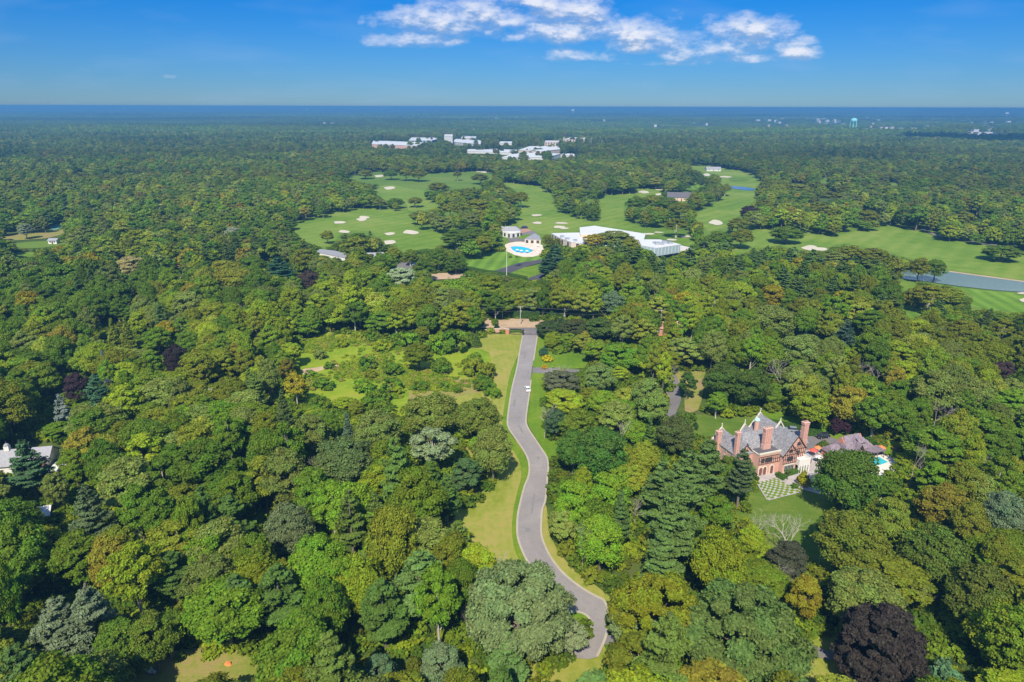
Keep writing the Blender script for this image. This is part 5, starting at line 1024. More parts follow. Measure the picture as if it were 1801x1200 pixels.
tree(BROAD, 'broadleaf_tree', 1010, 1100, 9, 64, (.20, .235, .125), 'silvery open boughed tree hiding the left part of the turning circle', k=8)
tree(BROAD, 'broadleaf_tree', 200, 1100, 14, 84, (.105, .175, .02), 'mid green tree on the left of the small clearing at the bottom edge', k=0)
tree(BROAD, 'broadleaf_tree', 262, 1085, 15, 84, (.12, .165, .02), 'olive tree above the small clearing at the bottom edge', k=3)
# --- pines right of lane
for x, y, H, w, k in ((1215, 792, 21, 90, 0), (1168, 812, 21, 88, 1), (1250, 772, 22, 80, 2), (1188, 868, 23, 96, 0), (1170, 935, 20, 92, 3), (1208, 838, 22, 84, 2)):
    tree(PINE, 'pine_tree', x, y, H, w, (.095, .155, .034), 'blue green white pine in the stand between lane and brick mansion', group='white pines between the lane and the mansion', k=k)
tree(PINE, 'pine_tree', 1310, 790, 20, 58, (.07, .105, .035), 'tall olive pine with bare lower trunk standing against the left corner of the mansion', k=3)
tree(BROAD, 'broadleaf_tree', 1283, 800, 16, 50, (.10, .15, .02), 'rounded green tree hiding the lower left corner of the mansion', k=6)
# --- dead and bare trees
for x, y, H, w, k, lb in ((1337, 885, 13, 40, 0, 'bare pale dead tree at the left edge of the mansion lawn'), (1398, 902, 15, 78, 1, 'grey dead tree with dense bare twigs on the mansion lawn'),
                          (1372, 975, 10, 50, 1, 'bleached white dead tree below the mansion lawn'), (1319, 560, 18, 44, 2, 'tall bare dead trunk in the wood above the mansion'),
                          (1552, 640, 15, 34, 2, 'white bare tree in the wood above and right of the mansion'), (988, 640, 12, 44, 1, 'brown tree with bare branches beside the driveway'),
                          (1122, 850, 14, 34, 0, 'forked white dead tree left of the white pines'), (1050, 845, 15, 44, 2, 'birch with white bare trunks right of the lane'),
                          (1455, 915, 14, 40, 1, 'bare dead crown at the left edge of the large tree below the pool'), (1610, 995, 13, 44, 0, 'bare pinkish dead crown above the copper beech'),
                          (205, 765, 17, 34, 2, 'grey dead conifer below the blue cedar'), (553, 780, 18, 22, 0, 'slender dead trunk left of the lane wood'), (1655, 690, 16, 46, 1, 'bare branched tree in the right hand wood'),
                          (345, 842, 9, 26, 1, 'bleached dead tree beside the small stone clearing'), (1095, 735, 15, 40, 2, 'bare topped tree in the wood right of the lane'),
                          (822, 1035, 15, 24, 0, 'dead broken trunk left of the huge grey green oak')):
    tree(DEAD, 'dead_tree', x, y, H, w, None, lb, cat='dead tree', k=k)
tree(BROAD, 'broadleaf_tree', 1392, 955, 11, 72, (.075, .082, .045), 'dull grey brown leafy tree under the dead twigs on the mansion lawn', k=1)
tree(BROAD, 'broadleaf_tree', 990, 655, 11, 76, (.115, .125, .07), 'brownish thin tree beside the driveway off the lane', k=8)
for i, (x, y) in enumerate([(70,600),(345,1010),(510,985),(420,520),(1130,520),(1260,560),(1700,700),(1620,760),(1740,780),(560,1040),(640,960),(880,960),(240,900),(1520,620),(600,860),(960,690),(470,640),(130,560),(1380,620),(1030,900),(300,760),(720,880),(1180,620),(1660,560)]):
    tree(DEAD, 'dead_tree', x, y, 15+i % 4, 24+i*7 % 16, None, 'slender bare grey tree rising among the leafy crowns of the woods', cat='dead tree', group='bare trees scattered through the woods', k=i)
# --- named colours
for x, y, H, w, tint, lb, k in ((226, 455, 17, 54, (.33, .28, .13), 'cream flowering round tree in the left wood', 3), (390, 462, 17, 62, (.21, .225, .018), 'golden green tree, smaller and left one of the golden pair', 0),
      (408, 478, 16, 84, (.19, .205, .018), 'large golden green tree in the left wood', 5), (540, 480, 15, 48, (.085, .06, .045), 'dull purple round tree left of the far parking lot', 1), (705, 472, 16, 60, (.30, .36, .23), 'silvery white tree below the far parking lot', 4),
      (306, 612, 17, 50, (.045, .034, .032), 'dark purple tree in the left wood', 1), (130, 660, 15, 44, (.060, .036, .042), 'dark purple tree between the conifers above the grey roofed house', 6),
      (1090, 604, 15, 68, (.125, .225, .018), 'bright lime green maple behind the driveway', 3), (735, 606, 13, 58, (.120, .150, .010), 'yellow green tree standing in the meadow', 2),
      (407, 402, 15, 34, (.25, .27, .20), 'pale silvery crown in the upper left wood', 3), (40, 398, 14, 26, (.21, .24, .16), 'pale grey green tree beside the far field at the left edge', 3),
      (1475, 733, 7, 24, (.060, .028, .038), 'dark purple small tree behind the pool house', 3), (1492, 738, 6, 18, (.065, .03, .04), 'dark purple bush right of the purple small tree behind the pool house', 6),
      (1770, 632, 14, 46, (.085, .055, .048), 'dull purple tree near the right edge', 3), (1318, 360, 16, 34, (.060, .035, .045), 'dark purple tree on the golf course', 3), (1412, 590, 17, 78, (.16, .22, .055), 'large pale green round tree above the mansion', 5),
      (1360, 540, 17, 84, (.145, .185, .04), 'wide pale olive tree at the far side of the right hand wood', 5), (1080, 512, 15, 48, (.12, .18, .10), 'small round grey green tree in the wood behind the gate', 3),
      (1140, 665, 15, 56, (.165, .235, .055), 'pale green tree, upper of the light pair right of the lane', 0), (1150, 690, 15, 62, (.15, .215, .045), 'pale green tree, lower of the light pair right of the lane', 6),
      (1055, 640, 14, 56, (.155, .215, .06), 'light green tree below the lime green maple', 3), (760, 760, 16, 92, (.21, .26, .14), 'silvery green tree beside the mown lawn', 8), (820, 805, 13, 62, (.075, .130, .045), 'dark blue green tree at the lawn edge', 7),
      (660, 728, 17, 90, (.150, .195, .045), 'broad light green tree at the top of the wood left of the lane', 1), (760, 700, 17, 100, (.155, .195, .035), 'wide yellowish green tree below the meadow', 5), (840, 705, 17, 88, (.14, .175, .028), 'yellowish green tree jutting towards the lane', 9),
      (600, 780, 18, 120, (.10, .14, .045), 'very wide dark olive tree in the wood left of the lane', 9), (505, 895, 17, 92, (.125, .155, .07), 'wide grey olive tree in the lower left wood', 9), (1512, 905, 19, 132, (.125, .15, .018), 'large brownish green tree below the swimming pool', 9),
      (1500, 800, 19, 116, (.075, .135, .018), 'large deep green tree in front of the pool house', 5), (1425, 1010, 14, 60, (.21, .19, .015), 'yellow leaved tree right of the bleached dead tree', 6), (1575, 873, 15, 66, (.165, .21, .028), 'bright yellow green crown below the pool', 3),
      (1715, 880, 15, 60, (.165, .18, .02), 'yellowish tree near the right edge', 0), (1780, 866, 16, 80, (.13, .18, .10), 'blue green tree at the right edge', 9), (1655, 930, 18, 120, (.09, .13, .02), 'large green tree in the lower right wood', 9),
      (1740, 1000, 18, 120, (.10, .125, .02), 'large olive tree in the lower right corner wood', 1), (1060, 760, 18, 96, (.065, .14, .022), 'big deep green tree right of the bend in the lane', 5), (1010, 760, 16, 64, (.075, .15, .022), 'green tree overhanging the bend in the lane', 0),
      (1020, 720, 16, 70, (.12, .165, .016), 'olive yellow tree above the bend in the lane', 2), (980, 720, 12, 46, (.06, .11, .05), 'dark tree at the edge of the roadside lawn', 6), (1275, 640, 17, 74, (.075, .12, .02), 'dark green tree, left one of the pair behind the mansion', 1),
      (1325, 650, 17, 72, (.07, .115, .018), 'dark green tree, right one of the pair behind the mansion', 5), (1212, 650, 13, 34, (.06, .11, .02), 'narrow dark tree beside the estate drive', 7), (1190, 735, 15, 74, (.085, .11, .03), 'olive brown tree left of the mansion', 1),
      (970, 565, 9, 56, (.065, .10, .025), 'rounded dark tree beside the entrance gate', 6), (1012, 563, 10, 56, (.085, .10, .03), 'brownish round tree right of the entrance gate', 3), (1055, 560, 12, 60, (.075, .12, .025), 'green round tree, third right of the entrance gate', 0),
      (1455, 900, 9, 30, (.07,.12,.02), 'small green tree at the right edge of the mansion lawn', 7)):
    tree(BROAD, 'broadleaf_tree', x, y, H, w, tint, lb, k=k)
# --- conifers
for pr, nm, x, y, H, w, tint, lb in ((CEDAR, 'cedar_tree', 103, 697, 15, 44, (.19, .23, .20), 'blue grey cedar above the grey roofed house'), (SPRUCE, 'spruce_tree', 178, 622, 16, 28, (.155, .205, .18), 'narrow blue spruce in the left wood'),
      (SPRUCE, 'spruce_tree', 193, 566, 22, 40, (.15, .185, .02), 'pointed yellow green conifer, left one of the tall pair'), (SPRUCE, 'spruce_tree', 218, 564, 22, 42, (.145, .18, .02), 'pointed yellow green conifer, right one of the tall pair'),
      (SPRUCE, 'spruce_tree', 763, 532, 14, 22, (.15, .19, .13), 'grey green spruce, left one of the pair near the gate'), (SPRUCE, 'spruce_tree', 783, 534, 14, 24, (.145, .185, .12), 'grey green spruce, right one of the pair near the gate'),
      (SPRUCE, 'spruce_tree', 610, 730, 17, 42, (.085, .13, .07), 'grey tipped spruce in the wood left of the lane'), (SPRUCE, 'spruce_tree', 495, 690, 19, 50, (.075, .11, .025), 'dark spruce in the left wood'),
      (PINE, 'pine_tree', 165, 665, 19, 58, (.06, .135, .06), 'dense green pine beside the narrow blue spruce'), (PINE, 'pine_tree', 40, 782, 20, 82, (.06, .12, .045), 'green pine standing in front of the grey roofed house'),
      (PINE, 'pine_tree', 150, 862, 21, 80, (.095, .135, .05), 'tall thin pine with a pale bare trunk in the lower left wood'), (PINE, 'pine_tree', 488, 455, 18, 60, (.04, .105, .045), 'dark green pine with bare trunks left of the far parking lot'),
      (SPRUCE, 'spruce_tree', 1608, 636, 9, 20, (.17, .23, .18), 'small blue spruce in the right hand wood'), (PINE, 'pine_tree', 1490, 560, 18, 44, (.055, .10, .06), 'dark blue green pine at the far side of the right hand wood'),
      (SPRUCE, 'spruce_tree', 838, 583, 8, 20, (.09, .15, .02), 'small green cone shaped tree at the top of the mown lawn'), (CEDAR, 'pine_tree', 975, 430, 20, 62, (.05, .11, .05), 'dark pine beside the club swimming pool'),
      (PINE, 'pine_tree', 965, 445, 19, 44, (.05, .105, .04), 'dark pine in front of the club swimming pool')):
    tree(pr, nm, x, y, H, w, tint, lb)
# --- golf course trees (picture x, top, height, width, tint index)
for i, (x, y, H, w, t) in enumerate([(630, 411, 15, 34, 1), (660, 420, 13, 28, 4), (573, 407, 12, 24, 3), (665, 352, 12, 28, 4), (694, 350, 12, 32, 1), (728, 348, 12, 30, 3), (735, 372, 14, 34, 4), (765, 380, 13, 34, 4), (790, 358, 18, 40, 3), (762, 370, 10, 22, 4),
      (713, 297, 20, 32, 3), (735, 298, 20, 30, 3), (768, 322, 16, 40, 3), (803, 302, 15, 18, 3), (760, 288, 18, 22, 3), (843, 306, 16, 34, 3), (858, 318, 16, 32, 1), (840, 350, 19, 58, 3), (870, 344, 13, 28, 4), (895, 340, 15, 30, 3), (915, 337, 19, 30, 3),
      (990, 327, 20, 38, 1), (1012, 328, 20, 40, 3), (1030, 335, 20, 44, 1), (1120, 344, 19, 40, 1), (1145, 342, 19, 44, 3), (1172, 346, 19, 46, 1), (1195, 354, 18, 40, 3), (1190, 384, 17, 48, 3), (1226, 388, 15, 26, 3), (1240, 325, 17, 28, 1), (1258, 322, 18, 30, 1), (1243, 338, 16, 28, 1), (1275, 322, 16, 24, 3),
      (1385, 396, 15, 60, 1), (1298, 381, 16, 40, 3), (1265, 406, 14, 50, 1), (1305, 400, 17, 44, 3), (1345, 350, 17, 34, 3), (1350, 300, 15, 36, 4), (1440, 352, 19, 40, 3), (1470, 362, 18, 28, 3), (1528, 366, 17, 44, 3), (1590, 356, 20, 34, 4), (1615, 360, 20, 36, 4), (1697, 368, 18, 40, 3),
      (1388, 362, 17, 30, 7), (1765, 428, 12, 66, 1), (1500, 430, 15, 50, 3), (1540, 434, 15, 56, 3), (1470, 440, 13, 40, 4), (1620, 450, 17, 34, 3), (1648, 452, 16, 40, 1), (1640, 500, 16, 72, 3), (1615, 500, 15, 36, 3), (800, 405, 18, 56, 1), (830, 400, 16, 44, 1), (845, 416, 17, 34, 3), (770, 440, 17, 44, 1), (800, 448, 15, 40, 1),
      (720, 440, 13, 30, 0), (690, 437, 11, 30, 2), (1080, 405, 16, 70, 4), (1045, 412, 14, 44, 8), (1110, 420, 14, 40, 3), (1560, 300, 15, 30, 3), (1700, 560, 14, 60, 3), (1680, 548, 13, 44, 6), (1770, 560, 13, 50, 3), (640, 300, 15, 30, 3), (610, 318, 15, 30, 3), (685, 300, 16, 28, 1), (1400, 320, 15, 50, 3), (1460, 335, 15, 44, 3)]):
    c = PAL[t][0]; f = random.uniform(.85, 1.1)
    tree(BROAD, 'broadleaf_tree', x, y, H, w, (c[0]*f, c[1]*f*.95, c[2]*f*1.1), f"{PAL[t][1]} {'tall' if H > 17 else 'rounded'} broadleaf tree on the grass {'left of' if x < 930 else 'behind' if x < 1240 else 'right of'} the club house", k=[4, 0, 6, 8, 3][i % 5])
# --- shrubs in the meadow and by the lawn
for i, (x, y, H, w, t) in enumerate([(562, 617, 4.5, 26, 4), (652, 580, 6, 30, 1), (645, 632, 5.5, 40, 1), (690, 640, 6, 40, 1), (652, 652, 4, 24, 3), (690, 670, 5, 40, 1), (700, 680, 3.5, 22, 2), (740, 672, 3.5, 34, 1),
      (781, 674, 3, 20, 6), (805, 681, 2.6, 18, 1), (768, 690, 2.8, 18, 6), (830, 632, 7, 46, 3), (855, 640, 7, 36, 3), (850, 662, 6, 40, 1), (862, 675, 5, 30, 1), (872, 684, 4, 24, 6), (775, 632, 7, 38, 1), (800, 585, 10, 56, 1), (770, 590, 9, 46, 6), (835, 622, 5, 30, 6), (720, 588, 7, 40, 6),
      (700, 590, 6, 34, 1), (670, 600, 5, 40, 2), (570, 670, 4, 40, 1), (650, 700, 5, 36, 1), (560, 700, 5, 44, 1), (545, 655, 3, 20, 6), (870, 562, 4, 14, 1), (600, 598, 4, 26, 2), (580, 640, 3, 22, 1),
      (640, 672, 4.5, 40, 6), (665, 688, 5, 44, 1)]):
    c = PAL[t][0]; tree(SHRUB, 'shrub', x, y, H, w, c, f"{PAL[t][1]} {'tall' if H > 5 else 'low'} bush in the meadow left of the lane", cat='bush', k=i)
for x, y, H, w, c, lb in ((962, 625, 3, 22, (.42, .36, .01), 'bright yellow bush beside the driveway off the lane'), (958, 642, 2, 10, (.45, .27, .02), 'small orange yellow bush at the mouth of the driveway'), (956, 612, 4, 18, (.05, .11, .06), 'dark blue green bush above the bright yellow bush'),
      (1417, 830, 4.5, 24, (.26, .25, .01), 'round yellow green bush on the mansion patio'), (874, 572, 3.5, 12, (.03, .07, .03), 'small dark bush in front of the gate wall'), (1224, 742, 3, 12, (.045, .10, .02), 'clipped round dark bush on the lawn behind the mansion'),
      (1452, 775, 2.6, 26, (.09, .13, .02), 'clipped oval hedge bush beside the parking court'), (1530, 766, 3, 20, (.06, .13, .02), 'green bush behind the pool deck'), (1555, 772, 2.4, 20, (.10, .16, .02), 'small bright bush in the garden beds'),
      (1580, 780, 2.2, 18, (.22, .19, .05), 'straw coloured bush in the garden beds'), (1400, 848, 1.6, 14, (.08, .16, .02), 'low bush beside the yellow green bush on the patio'), (985, 560, 5, 30, (.06, .10, .025), 'low dark bush right of the gate road')):
    tree(SHRUB, 'shrub', x, y, H, w, c, lb, cat='bush', k=1)
# ------------------------------------------------------------------ forest: candidate positions
BB = [(min(p[0] for p in q), max(p[0] for p in q), min(p[1] for p in q), max(p[1] for p in q), q) for q in CLEAR if q]
def lowf(X, Y, s, o=0.0): return np.sin(X/s+1.7*np.sin(Y/s*.8+o)+o)+np.sin(Y/s*1.3+1.1*np.sin(X/s*.6+2*o))
def jitter_grid(y0, y1, sp, marg=1.18, extra=40):
    ys = np.arange(y0, y1, sp); out = []
    for y in ys:
        w = y*.75/.946*marg+extra; xs = np.arange(-w, w, sp)
        out.append(np.column_stack([xs+RNG.uniform(-.42, .42, len(xs))*sp+(sp*.5 if int(y/sp) % 2 else 0), np.full(len(xs), y)+RNG.uniform(-.42, .42, len(xs))*sp]))
    return np.concatenate(out)
def candidates(y0, y1, sp):
    P = jitter_grid(y0, y1, sp); X, Y = P[:, 0], P[:, 1]; n = len(X)
    pinef = (lowf(X, Y, 70, 3)+RNG.normal(0, .9, n)) > 2.15
    pinef |= (np.hypot((X-150)/110, (Y-470)/70) < 1) & (RNG.random(n) < .5)
    R0 = np.clip(RNG.normal(.95, .22, n)+.05*lowf(X, Y, 90, 4), .5, 1.5); scale = np.clip(.9+.07*lowf(X, Y, 60)+.06*lowf(X, Y, 210, 1)+RNG.normal(0, .16, n), .42, 1.4)
    ok = ~clashes(X, Y); X, Y, pinef, R0, scale = X[ok], Y[ok], pinef[ok], R0[ok], scale[ok]
    done = np.zeros(len(X), bool); hs = np.ones(len(X))
    for f in (1.0, .78, .55, .38):     # shorter trees where a taller one would cover open ground
        t = ~done; b = blocked(X[t], Y[t], 6.0*R0[t]*(.5+.5*f), 17.5*scale[t]*f); idx = np.where(t)[0][~b]; done[idx] = True; hs[idx] = f
    return X[done], Y[done], pinef[done], R0[done]*(.5+.5*hs[done]), scale[done]*hs[done], hs[done]
NEAR = [np.concatenate(a) for a in zip(candidates(86, 520, 9.2), candidates(520, 1500, 11.2), candidates(1500, 2700, 13))]
print('near/mid trees', len(NEAR[0]))
X, Y, PF, RS, HS, HF = NEAR
RS = RS*np.clip(1+(np.hypot(X, Y)-450)/500*.16, 1, 1.2); dist = np.hypot(X, Y); px, py, zc = proj(X, Y, 12.0)
inview = (px > -30) & (px < 1831) & (py < 1235)
ncol = pick(PAL, len(X)); drift = lowf(X, Y, 48, 2)+.7*lowf(X, Y, 170, 5)+RNG.normal(0, .5, len(X))
ncol = np.where((drift > 1.7) & (RNG.random(len(X)) < .75), 3, ncol); ncol = np.where((drift < -1.7) & (RNG.random(len(X)) < .75), 1, ncol); ncol = np.where((np.abs(drift-.9) < .16), 2, ncol); ncol = np.where((np.abs(drift+1.0) < .12), 4, ncol)
pcol = pick(PPINE, len(X))
# uneven colour drifts, then distance haze put into the tint: duller and bluer
PALA = np.array([p[0] for p in PAL]); PINA = np.array([p[0] for p in PPINE])
tint = np.where(PF[:, None], PINA[pcol], PALA[ncol])*RNG.uniform(.80, 1.22, (len(X), 1))*(1+.08*lowf(X, Y, 120, 6)+.10*lowf(X, Y, 420, 3))[:, None]
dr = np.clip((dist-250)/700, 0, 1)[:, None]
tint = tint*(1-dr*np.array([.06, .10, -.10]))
size = np.where(inview, RS*HS/zc, 0); order = np.argsort(-size)
nsp_b = sum(1 for t in TREES if t['name'] == 'broadleaf_tree'); nsp_p = sum(1 for t in TREES if t['name'] == 'pine_tree')
ind = np.zeros(len(X), bool); nb = npn = 0
for i in order:
    if not inview[i]: break
    if PF[i]:
        if npn < 90: ind[i] = True; npn += 1
    elif nb < 300-nsp_b: ind[i] = True; nb += 1
def region(x, y):
    if y > 980: return 'bottom left wood' if x < 420 else 'bottom wood left of the turning circle' if x < 980 else 'bottom wood right of the turning circle' if x < 1420 else 'bottom right wood'
    if y > 800: return 'lower left wood' if x < 420 else 'wood along the lower left side of the lane' if x < 940 else 'wood between lane and mansion' if x < 1330 else 'wood below the mansion pool'
    if y > 640: return 'left wood around the grey roofed house' if x < 420 else 'wood left of the lane bend' if x < 940 else 'wood right of the lane bend' if x < 1260 else 'wood behind the mansion'
    return 'upper left wood' if x < 500 else 'wood behind the meadow' if x < 950 else 'wood behind the entrance gate' if x < 1300 else 'upper right wood'
for i in np.where(ind)[0]:
    if PF[i]:
        pr = PINE[RNG.integers(len(PINE))]; nm, cn = 'pine_tree', PPINE[pcol[i]][1]; sh = 'young' if HF[i] < .6 else 'tall' if HS[i] > 1 else 'ragged'; lab = f"{sh} {cn} pine in the {region(px[i], py[i])}"
    else:
        pr = BROAD[RNG.integers(len(BROAD))]; nm, cn = 'broadleaf_tree', PAL[ncol[i]][1]; sh = 'small' if HF[i] < .8 else 'broad' if pr[2] > 6.3 else 'slender' if pr[2] < 5.3 else 'rounded'; lab = f"{sh} {cn} tree in the {region(px[i], py[i])}"
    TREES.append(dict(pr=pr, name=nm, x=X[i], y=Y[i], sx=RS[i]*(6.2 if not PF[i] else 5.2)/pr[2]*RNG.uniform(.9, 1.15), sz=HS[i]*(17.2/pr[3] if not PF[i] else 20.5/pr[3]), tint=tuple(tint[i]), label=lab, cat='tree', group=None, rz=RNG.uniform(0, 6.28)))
from collections import Counter
cnt = Counter(t['label'] for t in TREES)
for t in TREES:
    e = empty(t['name'], (t['x'], t['y'], 0), t['rz'], t['label'], t['cat'], t['group'] or (t['label'].replace(' tree ', ' trees ').replace(' pine ', ' pines ').replace(' bush ', ' bushes ') if cnt[t['label']] > 1 else None))
    asp = random.uniform(.88, 1.14) if not t.get('special') else 1; e.scale = (t['sx']*asp, t['sx']/asp, t['sz'])
    pn = ('branches' if t['name'] == 'dead_tree' else 'crown', 'stems' if t['name'] == 'shrub' else 'trunk')
    for me, nm in zip(t['pr'][:2], pn):
        o = link(nm, me, e)
        if t['tint'] is not None: o['tint'] = [float(v) for v in t['tint']]
# ------------------------------------------------------------------ woodland masses (nobody could count them)
def join_proto(coll, name, crown_me, trunk_me):
    import bmesh
    bm = bmesh.new(); bm.from_mesh(crown_me); nf = len(bm.faces); bm.from_mesh(trunk_me)
    bm.faces.ensure_lookup_table()
    for f in bm.faces[nf:]: f.material_index = 1
    me = bpy.data.meshes.new(name); bm.to_mesh(me); bm.free(); me.materials.append(crown_me.materials[0]); me.materials.append(trunk_me.materials[0])
    return link(name, me, None, coll)
def instancer(name, coll, pos, idx, rot, scl, tnt, label):
    me = bpy.data.meshes.new(name); me.vertices.add(len(pos)); me.vertices.foreach_set('co', np.asarray(pos, np.float32).ravel())
    for an, ty, dat, key in (('pidx', 'INT', idx, 'value'), ('rotv', 'FLOAT_VECTOR', rot, 'vector'), ('sclv', 'FLOAT_VECTOR', scl, 'vector'), ('tint', 'FLOAT_VECTOR', tnt, 'vector')):
        a = me.attributes.new(an, ty, 'POINT'); a.data.foreach_set(key, np.asarray(dat, np.int32 if ty == 'INT' else np.float32).ravel())
    me.update(); o = link(name, me); tag(o, label, kind='stuff')
    ng = bpy.data.node_groups.new(name, 'GeometryNodeTree'); ng.interface.new_socket('Geometry', in_out='INPUT', socket_type='NodeSocketGeometry'); ng.interface.new_socket('Geometry', in_out='OUTPUT', socket_type='NodeSocketGeometry')
    gi, go = ng.nodes.new('NodeGroupInput'), ng.nodes.new('NodeGroupOutput'); ci = ng.nodes.new('GeometryNodeCollectionInfo'); ci.inputs['Collection'].default_value = coll; ci.inputs['Separate Children'].default_value = True; ci.inputs['Reset Children'].default_value = True
    ip = ng.nodes.new('GeometryNodeInstanceOnPoints'); ip.inputs['Pick Instance'].default_value = True
    def attr(n, dt):
        q = ng.nodes.new('GeometryNodeInputNamedAttribute'); q.data_type = dt; q.inputs['Name'].default_value = n; return q.outputs[0]
    ng.links.new(gi.outputs[0], ip.inputs['Points']); ng.links.new(ci.outputs[0], ip.inputs['Instance'])
    ng.links.new(attr('pidx', 'INT'), ip.inputs['Instance Index']); ng.links.new(attr('rotv', 'FLOAT_VECTOR'), ip.inputs['Rotation']); ng.links.new(attr('sclv', 'FLOAT_VECTOR'), ip.inputs['Scale'])
    ng.links.new(ip.outputs[0], go.inputs[0]); md = o.modifiers.new('instances', 'NODES'); md.node_group = ng
    return o
WT = bpy.data.collections.new('woodland_trees'); allp = BROAD+MIDB; pinep = PINE+MIDP
for i, p in enumerate(allp+pinep): join_proto(WT, f'woodland_tree_{i:03d}', p[0], p[1])
nBn, nMn, nPn = len(BROAD), len(MIDB), len(PINE)
def mass(name, sel, pine, label):
    if not sel.any(): return
    n = int(sel.sum()); d = dist[sel]; near = d < 470
    if pine:
        idx = np.where(near, nBn+nMn+RNG.integers(0, nPn, n), nBn+nMn+nPn+RNG.integers(0, len(MIDP), n))
    else: idx = np.where(near, RNG.integers(0, nBn, n), nBn+RNG.integers(0, nMn, n))
    pr = [allp+pinep][0]; pR = np.array([q[2] for q in allp+pinep])[idx]; pH = np.array([q[3] for q in allp+pinep])[idx]
    sx = RS[sel]*(5.2 if pine else 6.3)/pR*RNG.uniform(.9, 1.15, n); sz = HS[sel]*(20.5 if pine else 17.2)/pH
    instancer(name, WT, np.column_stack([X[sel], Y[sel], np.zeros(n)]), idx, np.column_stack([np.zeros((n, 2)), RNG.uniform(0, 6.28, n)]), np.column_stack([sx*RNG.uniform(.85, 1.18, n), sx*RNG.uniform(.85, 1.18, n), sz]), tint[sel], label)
mass('woodland', ~ind & ~PF, False, 'mixed green broadleaf woodland covering the land to the middle distance')
mass('pine_woodland', ~ind & PF, True, 'dark pines mixed through the distant woodland')
# undergrowth fills the floor of the near woods
UG = jitter_grid(84, 560, 3.7); ux, uy = UG[:, 0], UG[:, 1]; us = RNG.uniform(.5, 1.3, len(ux)); b = blocked(ux, uy, 2.2*us, 3.2*us, .02, False); ux, uy, us = ux[~b], uy[~b], us[~b]; n = len(ux)
UC = bpy.data.collections.new('undergrowth_plants'); UGM = [make_shrub(2.4, 3.0, 420, .42), make_shrub(2.8, 2.4, 420, .42)]
for i, p in enumerate(UGM): join_proto(UC, f'undergrowth_plant_{i:03d}', p[0], p[1])
PT = PALA[pick(PAL[:4]+[PAL[6]], n) % 4]*RNG.uniform(.7, 1.2, (n, 1))
instancer('undergrowth', UC, np.column_stack([ux, uy, np.zeros(n)]), RNG.integers(0, 2, n), np.column_stack([np.zeros((n, 2)), RNG.uniform(0, 6.28, n)]), np.column_stack([us, us, us]), PT, 'leafy green undergrowth between the trees')
MP = [(527,602),(580,590),(640,599),(700,612),(850,640),(868,656),(860,690),(760,690),(700,702),(600,720),(546,705),(532,650)]
gx = RNG.uniform(500, 880, 26000); gy = RNG.uniform(588, 725, 26000); wq = inside(gx, gy, MP); gx, gy = gx[wq], gy[wq]; wp = np.array([tuple(at(a, b)) for a, b in zip(gx, gy)])
ww = lowf(wp[:, 0], wp[:, 1], 9, 1)+RNG.normal(0, .7, len(wp)) > .9; wp = wp[ww]; n = len(wp); ws = RNG.uniform(.10, .42, n); wt_ = np.array([(.21, .30, .014), (.29, .33, .02), (.15, .25, .014), (.28, .27, .05)])[RNG.integers(0, 4, n)]
instancer('meadow_weeds', UC, wp, RNG.integers(0, 2, n), np.column_stack([np.zeros((n, 2)), RNG.uniform(0, 6.28, n)]), np.column_stack([ws*1.3, ws*1.3, ws]), wt_, 'rough weeds and tall grass growing through the meadow')
# distant canopy: patches of many small crowns
def patch_mesh(name, size, sp, leaf, nper, hmul=1.0):
    P, Nn, lv, lh, S = [], [], [], [], []
    g = np.arange(-size/2, size/2, sp)
    for x in g:
        for y in g:
            if RNG.random() < .05: continue
            cx, cyy = x+RNG.uniform(-.4, .4)*sp, y+RNG.uniform(-.4, .4)*sp; R = sp*RNG.uniform(.38, .85); H = RNG.uniform(9, 22)*hmul; tv = RNG.random(); th_ = RNG.random()
            nl = 5; lc = unit(nl)*np.array([R*.5, R*.5, R*.35]); k = RNG.integers(0, nl, nper); d = unit(nper); d[:, 2] = np.abs(d[:, 2])
            p = lc[k]+d*R*.62*np.array([1, 1, .85]); p[:, 2] += H-R*.8; side = RNG.random(nper) < .22
            p[side, 2] -= RNG.uniform(0, H*.55, side.sum()); p[:, 0] += cx; p[:, 1] += cyy
            P.append(p); Nn.append(d+np.array([0, 0, .3])+unit(nper)*.5); lv.append(np.clip(tv*.8+.1+RNG.normal(0, .10, nper), 0, 1)); lh.append(np.clip(th_+RNG.normal(0, .1, nper), 0, 1)); S.append(leaf*RNG.uniform(.6, 1.2, nper))
    return quads_mesh(name, np.concatenate(P), np.concatenate(Nn), np.concatenate(S), np.concatenate(lv), np.concatenate(lh), M['leaf'])
FC = bpy.data.collections.new('distant_canopy')
for i in range(6): link(f'canopy_patch_{i:03d}', patch_mesh('canopy_patch', 100, 11.5, 1.35, 70), None, FC)
for i in range(3): link(f'canopy_patch_{i+6:03d}', patch_mesh('canopy_patch', 400, 24, 5.0, 34, 1.0), None, FC)
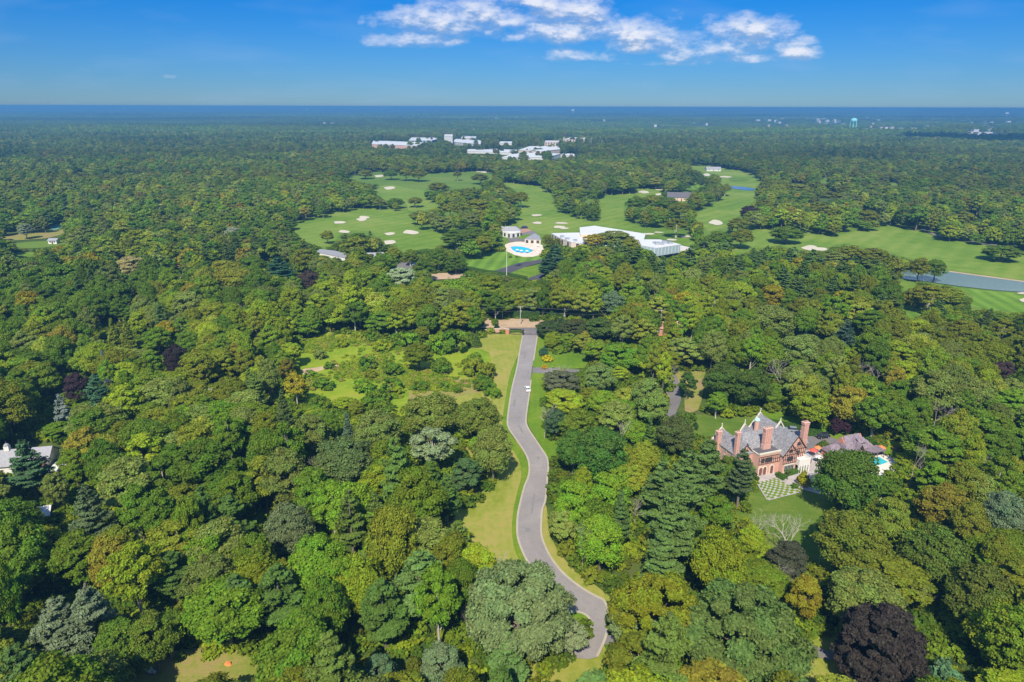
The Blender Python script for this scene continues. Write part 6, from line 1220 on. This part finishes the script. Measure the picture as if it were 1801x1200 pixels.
def patches(y0, y1, size, lo, hi):
    P = []
    for y in np.arange(y0, y1, size):
        w = y*.75/.946*1.15+size
        for x in np.arange(-w, w, size): P.append((x+size/2, y+size/2))
    P = np.array(P); x, y = P[:, 0], P[:, 1]; n = len(x)
    keep = ~blocked(x, y, 45+0*x if size < 200 else 0*x+10, 17+0*x) if size < 200 else np.ones(n, bool)
    for fx in (-.5, 0, .5) if size < 200 else ():
        keep &= ~blocked(x+fx*size, y-.4*size, 5+0*x, 17+0*x) & ~blocked(x+fx*size, y+.4*size, 5+0*x, 17+0*x)
    x, y = x[keep], y[keep]; n = len(x)
    t = PALA[pick(PAL, n)]*.35+np.array(BG)*.65*np.ones((n, 3)); t *= (1+.20*lowf(x, y, 420)[:, None]*.6+.10*lowf(x, y, 1300, 2)[:, None])*RNG.uniform(.86, 1.14, (n, 1))
    return np.column_stack([x, y, hgt(x, y)]), RNG.integers(lo, hi, n), np.column_stack([np.zeros((n, 2)), RNG.integers(0, 4, n)*math.pi/2]), np.column_stack([np.ones((n, 2)), np.clip(1+.2*lowf(x, y, 500, 4)+RNG.normal(0, .08, n), .5, 1.7)]), t
A = patches(2700, 6100, 100, 0, 6); B = patches(6100, 34050, 400, 6, 9)
B = (B[0], B[1], B[2], B[3], B[4])
# single trees fill round the clearings among the far patches
instancer('distant_woodland', FC, *[np.concatenate([a, b]) for a, b in zip(A, B)], 'unbroken blue green woodland stretching to the horizon')
# ------------------------------------------------------------------ clouds outside the picture shade the far woods
def shade_cloud(cx, cyy, rx, ry, z=1500, n=22, seed=1):
    rnd = random.Random(seed); mb = MB()
    for i in range(n):
        a = rnd.uniform(0, 6.28); r = math.sqrt(rnd.random())*.85; s = rnd.uniform(.22, .42)
        mb.dome((cx+math.cos(a)*r*rx, cyy+math.sin(a)*r*ry, z+rnd.uniform(-30, 30)), rx*s, ry*s, 60+rnd.random()*60, 14, 5, full=True)
    o = mb.build('cloud', CLOUDM, smooth=True); tag(o, kind='stuff'); return o
CLOUDM, _nt, _b = newmat('cloud_white'); _b.inputs['Base Color'].default_value = (.85, .85, .86, 1); _b.inputs['Roughness'].default_value = 1
offy = math.cos(SUN_AZ)/math.tan(SUN_EL)*1500; offx = math.sin(SUN_AZ)/math.tan(SUN_EL)*1500
for i, (x, y, rx, ry) in enumerate([(1760, 243, 420, 330), (1700, 204, 1500, 600), (1430, 204, 1500, 500), (1150, 203, 1300, 300)]):
    g = at(x, y); shade_cloud(g.x-offx, g.y-offy, rx, ry, seed=i+3)
# ------------------------------------------------------------------ haze
hm = bpy.data.materials.new('haze'); hm.use_nodes = True; nt = hm.node_tree; nt.nodes.clear()
pv = N(nt, 'ShaderNodeVolumePrincipled'); pv.inputs['Color'].default_value = (.13, .37, .67, 1); pv.inputs['Density'].default_value = 1.85e-4; pv.inputs['Anisotropy'].default_value = 0
L(nt, pv.outputs[0], N(nt, 'ShaderNodeOutputMaterial').inputs['Volume'])
mb = MB(); mb.box(-45000, 45000, -300, 61000, -3.0, 112.6); hz = mb.build('haze', hm); tag(hz, 'thin blue summer haze over the far woods', kind='stuff')
